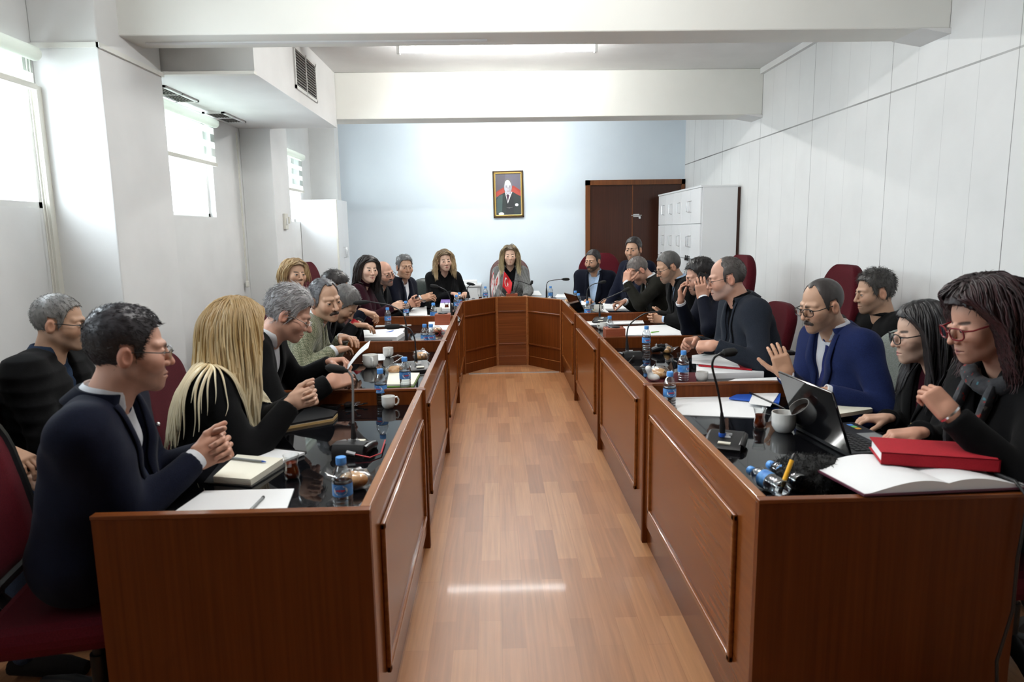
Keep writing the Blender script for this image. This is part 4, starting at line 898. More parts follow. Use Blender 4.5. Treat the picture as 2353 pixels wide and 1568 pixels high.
# ------------------------------------------------------------------ who sits where
GM = dict(dark=pmat('dark_metal_frame', (.03, .028, .026), .3, metal=.6), silver=pmat('silver_frame', (.6, .58, .55), .25, metal=1), black=pmat('black_acetate', (.012, .012, .013), .2), red=pmat('red_brown_acetate', (.16, .012, .018), .2))
def hnd(px, py, d, n, pose='relax', Y=None, z=None, back=.085, **k):
    c = at(px, py, Y=Y, z=z); return dict(w=c - nrm(d) * back, d=d, n=n, pose=pose, **k)
def both(px, py, f, Y=None, z=None, up=.25, gap=.012, cross=.45, pose='clasp'):
    c = at(px, py, Y=Y, z=z); f = nrm(f); r = np.cross(f, (0, 0, 1)); u = np.array([0, 0, up])
    return (dict(w=c - f * .075 + r * (gap + .028) - u * .08, d=f - r * cross + u, n=-r, pose=pose), dict(w=c - f * .07 - r * (gap + .028) - u * .08 - np.array([0, 0, .008]), d=f + r * cross + u, n=r, pose=pose))
XP, XN, YN, UP, DN = np.array([1., 0, 0]), np.array([-1., 0, 0]), np.array([0, -1., 0]), np.array([0, 0, 1.]), np.array([0, 0, -1.])
TAN, FAIR, OLIVE, RUDDY = (.50, .30, .20), (.60, .39, .29), (.47, .28, .185), (.54, .30, .215)
BLK, DKB, GREY, BLOND = (.012, .010, .010), (.026, .017, .012), (.20, .19, .185), (.55, .37, .15)
P = {}
def short(col, col2=None, line='short', **k): return dict(col=col, col2=col2 or tuple(c * 2.0 for c in col), line=line, **k)
def add(key, *a, **k):
    if ONLY and key not in ONLY: return
    J = person(*a, **k); P[key] = J
ONLY = None
# left row, nearest first
R, Lh = both(515, 1022, (1, .15, 0), Y=2.15, up=.35)
add('L1', 'person in navy suit, white shirt and glasses, hands clasped, nearest on the left', at(300, 806, Y=2.02), yaw=27, pitch=6, tyaw=12, lean=.16, skin=RUDDY, jacket='navy_wool', tie='tie_navy', R=R, Lh=Lh, fine=.0030, wide=1.04, belly=1.0,
    hair=short((.018, .015, .018), (.05, .045, .05), n=4200, len=.015, lift=.14, top=.012, t=.004, comb=(0, .8, .1), mess=.35, fat=.8, side=(.035, .03, .03)), beard=.35, glasses=dict(mat=GM['dark'], w=.024, h=.0155, sq=3.2, rim=0), folda=.005)
R, Lh = both(722, 905, (1, -.05, 0), Y=2.62, up=.30)
add('L2', 'person with long blonde hair in black jacket, turned away, hands clasped', at(550, 758, Y=2.72), yaw=52, pitch=10, tyaw=15, lean=.17, fem=1, skin=FAIR, outfit='vtop', jacket='black_cloth', shirt='black_cloth', R=R, Lh=Lh, fine=.0034, vbot=-.22,
    hair=dict(col=(.50, .33, .13), col2=(.78, .62, .36), root=(.26, .16, .06), rootlen=2.5, endcol=(.80, .72, .52), line='long', long=.62, locks=4000, r=.0032, wave=.0022, freq=28, grow=1.3, off=.012, t=.010, top=.010, n=300, len=.03, lift=.02, drift=(-.12, -.10, 0)), cuffs=False)
add('L3', 'grey-haired person in black jacket and white shirt reading a sheet of paper', at(666, 722, Y=3.30), yaw=8, pitch=28, tyaw=5, lean=.32, skin=RUDDY, outfit='open', jacket='black_cloth', vbot=-.46, vtop=.075, fine=.0032, belly=1.1, cuffs=False,
    R=hnd(800, 868, (.85, .45, .15), (-.2, .8, -.5), 'pinch', Y=3.18), Lh=hnd(795, 832, (.9, -.30, .1), (0, -.6, -.8), 'pinch', Y=3.50),
    hair=short((.15, .14, .145), (.40, .39, .39), n=2400, len=.035, lift=.10, t=.009, top=.012, comb=(0, -.7, -.5), mess=.3), glasses=dict(mat=GM['silver'], w=.025, h=.016, rim=0, z=-.012), face=dict(nose=1.2))
add('L4', 'person in green tweed jacket with a dark moustache, arms crossed, looking at the camera', at(748, 690, Y=4.12), yaw=-42, pitch=9, roll=-6, tyaw=8, lean=.30, skin=TAN, outfit='suit', jacket='green_tweed', fine=.0032, belly=1.1, face=dict(nose=1.15, brow=1.2, jaw=1.06), moust=.95, brows=(.012, .010, .010),
    R=hnd(790, 800, (.45, .85, .0), (0, 0, -1), 'relax', Y=4.02), Lh=hnd(808, 778, (.75, -.6, .0), (-.3, 0, -1), 'relax', Y=4.25), hair=short((.03, .03, .032), (.18, .18, .19), line='recede', n=1600, t=.005, top=.004, len=.02, lift=.1, comb=(0, -.8, -.2)), gaze=(.12, 1, .06))
add('L6', 'dark-haired person in black sweater mostly hidden behind the moustached man', at(771, 662, Y=5.35), yaw=25, pitch=22, tyaw=0, lean=.24, skin=OLIVE, outfit='tee', jacket='dark_navy_wool', fine=.0042, R=hnd(858, 722, (.95, -.1, -.25), (0, 0, -1), 'claw', Y=5.25),
    hair=short(BLK, n=700, len=.02, lift=.5, mess=.8), cuffs=False)
add('L5', 'grey-haired person in charcoal jacket bending low over papers', at(791, 699, Y=4.88), yaw=-8, pitch=50, tyaw=0, lean=.42, skin=TAN, outfit='suit', jacket='charcoal_cloth', fine=.0039, R=hnd(842, 748, (.98, .1, -.12), (0, 0, -1), 'relax', Y=4.92, fa=1.05), Lh=hnd(850, 740, (.9, -.3, -.1), (0, 0, -1), 'relax', Y=5.05, hide=1), cuffs=False,
    hair=short((.07, .068, .065), (.20, .19, .185), n=1000, len=.018, lift=.3, mess=.5))
add('L7', 'blonde person with bobbed hair seated behind the row by the left wall', at(678, 632, Y=5.6), yaw=-46, pitch=-2, roll=4, tyaw=-5, lean=.10, fem=1, skin=TAN, outfit='knit', jacket='brown_fur', fine=.0039, brows=(.05, .03, .02),
    hair=dict(col=(.32, .20, .09), col2=(.60, .45, .25), root=(.14, .085, .04), line='long', long=.21, locks=420, r=.005, wave=.006, freq=60, off=.014, t=.010, top=.012, n=120, len=.03, lift=.05, part=.01))
add('L8', 'dark-haired person in burgundy sweater looking at the camera', at(847, 620, Y=6.45), yaw=-56, pitch=3, roll=3, tyaw=-4, lean=.18, fem=1, skin=FAIR, outfit='knit', jacket='burgundy_knit', extras='turtle', fine=.0039, lips=(.42, .10, .10), R=hnd(925, 702, (.95, .1, .1), (0, .9, -.3), 'grip', Y=6.42), Lh=hnd(938, 702, (.95, -.2, .1), (0, -.9, -.3), 'grip', Y=6.6),
    hair=dict(col=(.012, .009, .009), col2=(.030, .022, .02), line='long', long=.38, locks=480, r=.005, wave=.004, freq=40, off=.012, t=.010, top=.010, n=100, len=.03, lift=.03, part=-.012, front=1.0, drift=(-.3, .1, 0)), gaze=(.05, 1, 0))
R, Lh = both(960, 694, (1, -.1, 0), Y=6.95, up=.15, pose='grip')
add('L9', 'bald person with glasses and grey beard in charcoal jacket', at(884, 629, Y=6.95), yaw=-44, pitch=6, roll=-10, tyaw=-8, lean=.26, skin=RUDDY, outfit='suit', jacket='charcoal_cloth', shirt='palegrey_shirt', vtop=.05, R=R, Lh=Lh, fine=.0039, beard=.75, beardcol=(.085, .075, .07), moust=.7, glasses=dict(mat=GM['dark'], w=.025, h=.015), cuffs=False)
add('L10', 'grey-haired person in navy suit and blue tie at the far left of the row', at(930, 614, Y=7.35), yaw=-64, pitch=4, tyaw=-25, lean=.16, skin=OLIVE, jacket='dark_navy_wool', tie='tie_navy', fine=.0039, wide=1.05, belly=1.0, R=hnd(985, 682, (.9, -.2, .2), (-.1, .6, -.7), 'relax', Y=7.15), Lh=hnd(990, 684, (.9, -.3, .2), (0, -.7, -.6), 'relax', Y=7.35),
    hair=short((.05, .05, .052), (.15, .15, .15), n=800, len=.016, lift=.5, t=.006, top=.008))
# head table
add('L11', 'person with wavy light-brown hair in black blazer at the angled left desk', at(1022, 600, Y=8.15), yaw=-74, pitch=3, roll=-4, tyaw=-66, lean=.16, fem=1, skin=FAIR, outfit='vtop', jacket='black_cloth', shirt='black_cloth', vtop=.09, vbot=-.30, fine=.0042, lips=(.35, .02, .04), R=hnd(1048, 676, (.45, -.85, 0), (0, 0, -1), 'relax', Y=7.95), Lh=hnd(1068, 676, (.0, -1, 0), (0, 0, -1), 'relax', Y=8.05),
    hair=dict(col=(.16, .10, .05), col2=(.46, .34, .19), root=(.07, .045, .025), line='long', long=.37, locks=800, r=.0042, wave=.006, freq=45, off=.015, t=.012, top=.012, n=100, len=.03, lift=.05, part=.022, endcol=(.45, .33, .18)), cuffs=False)
add('C', 'person in grey tweed blazer chairing at the centre of the head table', at(1172, 588, Y=8.5), yaw=-90, pitch=4, tyaw=-90, lean=.14, fem=1, skin=FAIR, outfit='vtop', jacket='grey_tweed', shirt='black_cloth', vtop=.075, vbot=-.42, fine=.0042, R=hnd(1160, 686, (.35, -.9, 0), (0, 0, -1), 'relax', Y=8.12), Lh=hnd(1198, 684, (-.6, -.75, 0), (0, 0, -1), 'relax', Y=8.12),
    hair=dict(col=(.13, .085, .045), col2=(.42, .33, .18), root=(.045, .03, .02), line='long', long=.40, locks=760, r=.0042, wave=.003, freq=40, off=.014, t=.010, top=.008, n=80, len=.03, lift=.03, endcol=(.42, .35, .20)), cuffs=False)
add('R10', 'bearded person in navy jacket and pale blue shirt at the angled right desk', at(1362, 600, Y=7.95), yaw=-128, pitch=8, tyaw=-108, lean=.16, skin=OLIVE, outfit='suit', jacket='dark_navy_wool', shirt='lightblue_cotton', vtop=.07, vbot=-.5, fine=.0039, beard=1, beardcol=(.014, .012, .011), moust=.8, R=hnd(1350, 692, (-.3, -.95, 0), (0, 0, -1), 'relax', Y=7.7), Lh=hnd(1392, 690, (-.7, -.7, 0), (0, 0, -1), 'relax', Y=7.7),
    hair=short(BLK, n=600, len=.012, t=.005, top=.006, side=(.03, .026, .024)))
add('R9', 'dark-haired person in navy suit sitting behind the right row near the door', at(1455, 574, Y=7.35), yaw=-122, pitch=4, tyaw=-150, lean=.10, skin=TAN, jacket='navy_wool', tie='tie_black', fine=.0039, beard=.55, beardcol=(.03, .026, .025), brows=(.008, .007, .007), hair=short(BLK, n=700, len=.018, lift=.15, comb=(.2, -.8, 0), t=.005, top=.012))
# right row, far to near
add('R8', 'person in dark olive suit resting the forehead on one hand', at(1466, 622, Y=6.55), yaw=188, pitch=42, tyaw=180, lean=.34, skin=RUDDY, jacket='dark_olive_wool', tie='tie_black', fine=.0042, Lh=hnd(1441, 634, (.12, .12, 1), (.7, .6, -.1), 'claw', Y=6.38, back=.06), R=hnd(1415, 696, (-.9, .1, -.1), (0, 0, -1), 'pinch', Y=6.65),
    hair=short((.055, .045, .042), (.19, .17, .16), line='short', n=1000, len=.02, t=.004, top=.003, lift=.15, comb=(0, .6, 0)))
R, Lh = both(1505, 730, (-1, 0, 0), Y=5.75, up=-.05, pose='relax')
add('R7', 'person in black jacket, blue collar and glasses looking down, beside the man on the phone', at(1535, 614, Y=5.72), yaw=190, pitch=22, tyaw=182, lean=.26, skin=OLIVE, outfit='suit', jacket='black_cloth', shirt='lightblue_cotton', vtop=.055, vbot=-.3, R=R, Lh=Lh, fine=.004, beard=.6, beardcol=(.06, .055, .05), glasses=dict(mat=GM['black'], w=.026, h=.017),
    hair=short((.035, .034, .034), (.11, .105, .10), n=0, t=.004, top=.005, side=(.075, .07, .068)))
add('R6', 'dark-haired person in navy suit holding a phone to the ear', at(1607, 636, Y=5.0), yaw=184, pitch=16, tyaw=180, lean=.28, skin=RUDDY, jacket='dark_navy_wool', tie='tie_navy', fine=.0036, wide=1.06, belly=1.15, Lh=hnd(1612, 666, (-.2, .1, 1), (.25, .95, 0), 'relax', Y=4.80, back=.06, thumb=((.75, .6, -.2), (.5, .8, -.3))), R=hnd(1563, 676, (-.05, .1, 1), (.9, -.3, .1), 'relax', Y=5.02, back=.06),
    hair=short((.010, .009, .009), (.028, .024, .024), n=1800, len=.016, lift=.3, mess=.6, t=.007, top=.014), beard=.35)
add('R5', 'bald person in slate blazer with glasses reaching for a tea glass', at(1668, 640, Y=4.02), yaw=172, pitch=12, tyaw=180, lean=.24, skin=RUDDY, outfit='suit', jacket='slate_wool', shirt='black_cloth', vtop=.06, vbot=-.5, fine=.0032, wide=1.08, belly=1.15, R=hnd(1572, 790, (-.9, -.35, -.05), (-.2, -.85, -.5), 'grip', Y=3.98, fa=1.15), Lh=hnd(1606, 795, (-.85, .5, -.1), (0, .5, -.85), 'fist', Y=3.80),
    hair=short((.035, .030, .028), (.10, .09, .085), line='bald', n=1400, len=.014, t=.004, top=.0, lift=.08, comb=(0, -.6, -.6)), beard=.4, beardcol=(.35, .33, .32), glasses=dict(mat=GM['dark'], w=.024, h=.015, r=.0012, rim=0), cuffs=False)
add('R4', 'person in bright navy suit with glasses and goatee, one hand raised', at(1886, 702, Y=3.22), yaw=196, pitch=14, tyaw=188, lean=.20, skin=TAN, jacket='bright_navy_wool', tie='tie_blue', fine=.0032, wide=1.03, belly=.95, R=hnd(1798, 838, (-.3, .15, .95), (.2, .9, 0), 'relax', Y=3.15, back=.05), Lh=hnd(1850, 905, (-.9, .2, -.1), (0, 0, -1), 'relax', Y=2.98),
    hair=short((.022, .019, .018), (.06, .052, .05), line='recede', n=0, t=.003, top=.001), moust=.95, beard=.30, beardcol=(.016, .013, .012), glasses=dict(mat=GM['black'], w=.027, h=.018, r=.0020))
add('R3', 'person in black t-shirt with short dark hair against the right wall', at(2008, 671, Y=3.95), yaw=176, pitch=10, tyaw=178, lean=.06, skin=TAN, outfit='tee', jacket='black_cloth', fine=.0036, wide=1.05, belly=1.1, beard=.45, hair=short((.022, .020, .019), (.07, .065, .06), n=1500, len=.020, lift=.5, mess=.5, t=.006, top=.010))
add('R2', 'person with long black hair, glasses and black jacket with gold buttons', at(2114, 766, Y=2.68), yaw=170, pitch=10, tyaw=178, lean=.16, fem=1, skin=FAIR, outfit='vtop', jacket='black_cloth', shirt='maroon_top', vtop=.06, vbot=-.24, fine=.0032, lips=(.45, .14, .14), R=hnd(1985, 962, (-.9, .2, -.05), (0, 0, -1), 'relax', Y=2.72), Lh=hnd(2040, 1010, (-.7, .3, -.1), (0, 0, -1), 'relax', Y=2.50, hide=1),
    glasses=dict(mat=GM['black'], w=.026, h=.021, r=.0022, sq=2.4), hair=dict(col=(.008, .007, .008), col2=(.020, .017, .018), line='long', long=.44, locks=620, r=.0048, wave=.002, freq=30, off=.011, t=.010, top=.010, n=120, len=.03, lift=.03, front=1.0, facew=.07), cuffs=False)
add('R1', 'person with dark red curly hair, red glasses and patterned scarf, nearest on the right', at(2256, 740, Y=2.12), yaw=178, pitch=17, tyaw=182, lean=.18, fem=1, skin=RUDDY, outfit='vtop', jacket='black_cloth', shirt='black_cloth', vtop=.05, vbot=-.2, fine=.0030, lips=(.42, .15, .14), R=hnd(2055, 1000, (-.9, .25, -.15), (0, 0, -1), 'claw', Y=2.18, back=.07), Lh=hnd(2150, 915, (-.45, .55, .70), (.1, .75, -.6), 'grip', Y=1.98, back=.06), nails=(.006, .005, .008), s=1.03,
    glasses=dict(mat=GM['red'], w=.027, h=.020, r=.0026, sq=2.6), hair=dict(col=(.014, .008, .009), col2=(.045, .014, .016), line='long', long=.33, locks=1700, r=.0030, wave=.015, freq=120, off=.022, t=.014, top=.012, rough=.35, n=300, len=.03, lift=.25, mess=.8, facew=.068, front=.9), cuffs=False)
# along the left wall
add('B1', 'grey-haired person with glasses in black quilted jacket against the left wall', at(140, 742, Y=2.98), yaw=12, pitch=8, tyaw=8, lean=.08, s=.96, skin=TAN, outfit='puffer', jacket='black_quilted', shirt='denim', vtop=.06, vbot=-.3, fine=.0034, wide=1.08, belly=1.2, hair=short((.10, .095, .09), (.26, .25, .24), n=1500, len=.012, t=.004, top=.004), glasses=dict(mat=GM['black'], w=.024, h=.018, r=.0018), beard=.25, beardcol=(.25, .23, .22))
add('B2', 'person in black jacket and jeans cut off by the left edge', (-1.96, 2.36, 1.18), yaw=5, tyaw=0, lean=.06, skin=TAN, outfit='puffer', jacket='black_quilted', shirt='denim', trousers='denim', fine=.0042, R=hnd(46, 1052, (.95, -.15, -.35), (-.2, 0, -1), 'relax', Y=2.42, back=.06), hair=short(GREY, n=600, len=.012))
# ------------------------------------------------------------------ chairs under the sitters
def seat_of(key, label, up='maroon', kind='exec', bh=1.06, sz=.46, dx=.0, **k):
    if key in P:
        J = P[key]; a = math.atan2(J['tf'][1], J['tf'][0]); p = J['hp'] - J['tf'] * (.01 + dx); return chair(label, p[0], p[1], a, up, kind, bh, sz, **k)
seat_of('L1', 'maroon mesh office chair with black frame under the nearest person on the left', 'maroonmesh', 'mesh', .98, arms=False)
seat_of('L2', 'black leather chair behind the long-haired blonde person', 'black', 'exec', .96)
seat_of('L3', 'maroon chair under the grey-haired person reading a sheet', bh=.95)
seat_of('L4', 'maroon chair under the person in green tweed', bh=.95)
seat_of('L5', 'maroon chair under the person bending over papers', bh=.92)
seat_of('L6', 'maroon chair under the dark-haired person behind the moustached man', bh=.95)
seat_of('L7', 'maroon chair under the blonde person by the left wall', bh=.95)
seat_of('L8', 'tall maroon chair behind the person in burgundy sweater', bh=1.24, dx=.08)
seat_of('L9', 'maroon chair under the bald person with glasses and grey beard', bh=.98)
seat_of('L10', 'maroon chair under the person in navy suit at the far left', bh=.95)
seat_of('L11', 'dark green leather chair at the angled left desk', 'greenleather', 'exec', .94, dx=.06)
seat_of('C', 'brown leather chair at the centre of the head table', 'brownleather', 'exec', 1.15, bw=.245, lean=.05)
seat_of('R10', 'wide maroon chair at the angled right desk by the dark door', bh=1.22, bw=.25)
seat_of('R9', 'maroon chair under the person near the dark door', bh=1.0)
seat_of('R8', 'maroon chair under the person resting the forehead on one hand', bh=.95)
seat_of('R7', 'tall maroon chair with its back top seen behind the bald person', bh=1.27, dx=.04)
seat_of('R6', 'maroon chair under the person on the phone', bh=.95)
seat_of('R5', 'maroon mesh chair under the bald person in slate blazer', 'maroonmesh', 'mesh', .98, dx=.07)
seat_of('R4', 'grey fabric chair under the person in bright navy suit', 'greyfabric', 'exec', .98, dx=.02)
seat_of('R3', 'dark chair under the person in black t-shirt', 'black', bh=.92, dx=-.10, lean=.0)
seat_of('R2', 'dark chair under the person with long black hair', 'black', bh=.92)
seat_of('R1', 'maroon chair at the right edge under the nearest person on the right', 'maroonmesh', bh=.95)
seat_of('B1', 'maroon chair against the left wall under the person in quilted jacket', bh=.93, dx=-.07, lean=.0, arms=False)
seat_of('B2', 'maroon chair at the left edge of the picture by the wall', bh=.93, dx=-.08, lean=.0, arms=False)
if not ONLY:
    chair('empty tall maroon chair with headrest in front of the right wall', 1.90, 4.36, math.pi, 'maroon', 'exec', 1.25, bw=.23)
    chair('empty brown leather chair between the sitters on the far left', -1.06, 5.93, 0, 'brownleather', 'exec', 1.12, arms=False)

# ------------------------------------------------------------------ things on the desks
def bottle_proto():
    t = thing('water_bottle', 'x', 'bottle', (0, 0, 0), 0, 'small water bottles on the desks')
    pr = [(.0, .003), (.020, .002), (.0265, .0), (.0285, .004), (.0285, .012)]
    for z in (.020, .032, .044): pr += [(.0285, z - .004), (.0268, z), (.0285, z + .004)]
    pr += [(.0285, .056), (.0282, .094), (.0285, .098), (.0265, .103), (.0285, .108), (.0265, .118), (.021, .132), (.0150, .143), (.0128, .148), (.0128, .153)]
    MB().lathe(pr, 28, caps=False).build('bottle_body', M['pet'], t)
    MB().lathe([(.0, .004), (.0262, .004), (.0262, .098), (.0, .098)], 24, caps=False).build('water', M['water'], t)
    lb = MB().lathe([(.0288, .058), (.0288, .094)], 28, caps=False).build('bottle_label', M['labelblue'], t)
    def patch(w, h, z, r, a0, wob=0):
        V = []; 
        for i in range(17):
            a = 2 * math.pi * i / 16; x, y = w * math.cos(a) * (1 + wob * math.sin(5 * a)), h * math.sin(a); q = a0 + x / r; V.append((r * math.cos(q), r * math.sin(q), z + y))
        return V[:-1]
    e = MB()
    for a0 in (-1.57,): e.add(patch(.021, .0145, .077, .0292, a0), [tuple(range(16))])
    em = e.build('label_emblem', M['white'], lb, False); e = MB()
    for a0 in (-1.57,):
        for k, (x, w_) in enumerate(((-.0115, .0022), (-.0066, .0018), (-.0022, .0022), (.0026, .0016), (.0068, .0022), (.0114, .0018))): e.add(patch(w_, .0042 - .0006 * abs(k - 2.5), .0765 + .0006 * (k % 2), .0295, a0 + x / .0295, .1), [tuple(range(16))])
    e.build('label_lettering', M['redprint'], lb, False)
    c = MB(); c.lathe([(.0135, .149), (.0148, .150), (.0148, .164), (.0140, .1675), (.0, .168)], 28); c.lathe([(.0142, .1465), (.0142, .1485)], 24); c.build('bottle_cap', M['capblue'], t); return t
BP = None
def bottle(px, py, label, Y=None, z=.868, rz=0, tilt=None, s=1.0):
    global BP
    p = at(px, py, z=z) if Y is None else at(px, py, Y=Y)
    if BP is None: b = BP = bottle_proto()
    else: b = copy_tree(BP)
    b['label'] = label; b.location = (p[0], p[1], TZ); b.rotation_euler = (0, 0, rz); b.scale = (s, s, s)
    if tilt: b.location = (p[0], p[1], TZ + .030); b.rotation_euler = tilt
    return b
bottle(783, 1050, 'water bottle at the near left desk corner beside a wrapped roll', rz=0)
bottle(873, 848, 'water bottle behind the small white cup on the nearest left desk', rz=-.3)
bottle(929, 821, 'water bottle standing by the yellow-edged notepad on the second left desk', rz=.4)
bottle(990, 745, 'front water bottle of the pair beyond the white mug on the left', rz=.1)
bottle(975, 738, 'rear water bottle of the pair beyond the white mug on the left, before a paper', Y=4.78, rz=.5)
bottle(890, 707, 'water bottle in front of the red wristband on the left', rz=.8)
bottle(932, 692, 'water bottle held between the hands of the person in burgundy', rz=.2)
bottle(995, 683, 'water bottle beside the reddish wooden box on the left', Y=6.12, rz=2.9, s=1.08)
bottle(1048, 667, 'nearer water bottle of the two by the far left gooseneck microphone', Y=7.02, rz=.4)
bottle(1055, 661, 'farther water bottle of the two by the far left gooseneck microphone', Y=7.3, rz=.9)
bottle(1115, 654, 'water bottle left of the small flags on the head table', Y=8.05, rz=.2)
bottle(1265, 654, 'water bottle right of the centre on the head table', Y=7.93, rz=1.5)
bottle(1322, 665, 'farther bottle of the pair at the end of the right row', Y=7.25, rz=1.6)
bottle(1329, 676, 'nearer bottle of the pair at the end of the right row', Y=6.95, rz=.1)
bottle(1350, 690, 'water bottle with a crumpled wrapper on the far right desk', Y=6.18, rz=.3)
bottle(1401, 723, 'water bottle behind the reddish wooden box on the right', Y=5.05, rz=1.0)
bottle(1486, 731, 'water bottle alone in front of the divider on the second right desk', Y=4.48, rz=.1)
bottle(1571, 806, 'water bottle beside the paper stack with the red folder', rz=1.0)
bottle(1540, 836, 'water bottle on the white sheets at the nearest right desk', Y=3.0, rz=.05)
def lying(base, top, label, s=1.0):
    b = bottle(900, 900, label, Y=2.0, s=s); p, q = at(*base, z=TZ + .032), at(*top, z=TZ + .036); b.location = p; b.rotation_mode = 'XYZ'; b.rotation_euler = Vector(q - p).to_track_quat('Z', 'Y').to_euler(); return b
lying((1800, 1126), (1722, 1080), 'empty water bottle lying at the near right desk corner, nearer the aisle')
lying((1842, 1112), (1768, 1068), 'second empty water bottle lying half under the black shawl')

def cup(px, py, label, r=.030, h=.055, a=0.0, mat='china', liquid=None, Y=None, name='coffee_cup'):
    p = at(px, py, z=TZ) if Y is None else at(px, py, Y=Y)
    t = thing(name, label, 'cup', (p[0], p[1], TZ), a); m = MB()
    m.lathe([(.0, .003), (r * .60, .0), (r * .68, .002), (r * .80, h * .12), (r * .97, h * .30), (r, h * .55), (r, h), (r * .93, h), (r * .92, h * .5), (r * .84, h * .2), (.0, h * .12)], 28, caps=False); m.build('cup_body', M[mat], t)
    MB().tube([(r * .97, 0, h * .84), (r * 1.28, 0, h * .88), (r * 1.52, 0, h * .66), (r * 1.45, 0, h * .38), (r * 1.18, 0, h * .22), (r * .93, 0, h * .24)], r * .13, 8).build('handle', M[mat], t)
    if liquid: MB().lathe([(.0, h * .72), (r * .925, h * .72)], 24, caps=False).build('drink', M[liquid], t)
    return t
cup(893, 938, 'small white espresso cup beside a bottle on the nearest left desk', .031, .056, .3)
cup(852, 845, 'large white mug on the second left desk', .046, .078, -1.2)
cup(892, 812, 'white cup with a thin white cable on the second left desk', .034, .060, -1.2, Y=4.47)
cup(966, 784, 'white mug just left of the two bottles on the third left desk', .040, .072, 2.6, Y=4.78)
cup(985, 719, 'white cup near the papers of the person in burgundy', .036, .06, 3.1, Y=6.2)
cup(1006, 702, 'white mug beside the violet folders on the far left desk', .040, .07, 2.2, Y=6.75)
cup(1374, 693, 'white cup in front of upright sheets on the far right desk', .040, .07, .2, Y=6.75)
cup(1388, 741, 'white cup behind the bottle on the third right desk', .036, .06, 2.9, Y=5.5)
cup(1420, 766, 'low white cup behind the reddish wooden box on the right', .034, .05, .5, Y=4.95)
cup(1613, 876, 'small white cup full of coffee before the paper stack', .031, .050, 2.0, liquid='coffee')
cup(1800, 992, 'large white mug in front of the laptop lid', .046, .078, 1.2, liquid='coffee')

def tea(px, py, label, Y=None, z=TZ, full=.7, s=1.0):
    p = at(px, py, z=z) if Y is None else at(px, py, Y=Y)
    t = thing('tea_glass', label, 'glass', (p[0], p[1], z)); t.scale = (s, s, s)
    o = [(.019, .0), (.022, .004), (.0245, .016), (.0235, .028), (.0195, .044), (.0188, .052), (.0225, .070), (.0265, .084)]
    MB().lathe([(.0, .0)] + o + [(.0258, .084), (.0215, .070), (.0178, .052), (.0184, .044), (.0224, .028), (.0234, .016), (.019, .007), (.0, .007)], 28, caps=False).build('glass_body', M['glass'], t)
    MB().lathe([(.0, .0075), (.0186, .0078), (.0228, .016), (.0218, .028), (.0178, .044), (.0172, .052), (.0188, .058), (.0, .058)], 24, caps=False).build('tea', M['tea'], t); return t
tea(672, 1102, 'glass of dark tea between the notebook and the bottle on the left')
tea(1026, 692, 'small glass of tea beside the violet folders', Y=7.15)
tea(1104, 690, 'glass of tea left of the flags on the head table', Y=7.95)
tea(1745, 985, 'full glass of dark tea beside the white mug on the right')
tea(1566, 800, 'tea glass in the hand of the bald person in slate blazer', Y=3.92)

def bread(px, py, label, s=1.0, Y=None, seed=0):
    p = at(px, py, z=TZ + .02) if Y is None else at(px, py, Y=Y); g = np.random.default_rng(seed + 5)
    t = thing('wrapped_bread_roll', label, 'bread', (p[0], p[1], TZ), g.uniform(0, 6), 'bread rolls in clear film')
    V, Q = surfnet(lambda q: (ell(q, (0, 0, .026), (.046, .034, .026)) + .003 * folds(q, 70, seed)), (-.06, -.05, -.005), (.06, .05, .065), .006); link('bread_roll', mesh_np(V * s, [Q]), M['bread'], t)
    def ff(q): return np.maximum(ell(q, (0, 0, .028), (.062, .046, .034)) + .006 * folds(q, 75, seed + 3) + .004 * folds(q, 150, seed + 4), -q[:, 2] + .001)
    V, Q = surfnet(ff, (-.085, -.07, -.006), (.085, .07, .08), .005, 1); link('film_wrap', mesh_np(V * s, [Q]), M['film'], t)
    for sg in (-1, 1):
        w = MB(); G = np.array([[(sg * (.05 + .035 * u), (v - .5) * (.03 + .06 * u) + .006 * math.sin(9 * v + u * 5), .03 + .02 * u + .012 * math.sin(v * 14)) for v in np.linspace(0, 1, 9)] for u in np.linspace(0, 1, 5)]) * s; w.grid(G); w.build('film_end', M['film'], t)
    return t
bread(812, 1108, 'wrapped bread roll behind the bottle at the near left corner', 1.0, seed=1)
bread(908, 852, 'wrapped bread roll behind the bottle on the second left desk', .95, seed=2)
bread(968, 822, 'wrapped bread roll beside the gooseneck microphone on the second left desk', 1.1, seed=3)
bread(1003, 745, 'wrapped bread roll on the white papers in front of the wooden box', .9, Y=5.5, seed=4)
bread(1090, 690, 'wrapped bread roll on the angled left desk', .8, Y=7.75, seed=5)
bread(1302, 685, 'wrapped bread roll on the angled right desk', 1.0, Y=7.55, seed=6)
bread(1362, 727, 'torn bread wrapper beside the bottle on the far right desk', .9, Y=6.12, seed=7)
bread(1515, 862, 'wrapped bread roll behind the divider of the nearest right desk', 1.1, seed=8)
bread(1532, 778, 'empty crinkled wrapper beside the lone bottle on the second right desk', .9, Y=4.4, seed=9)

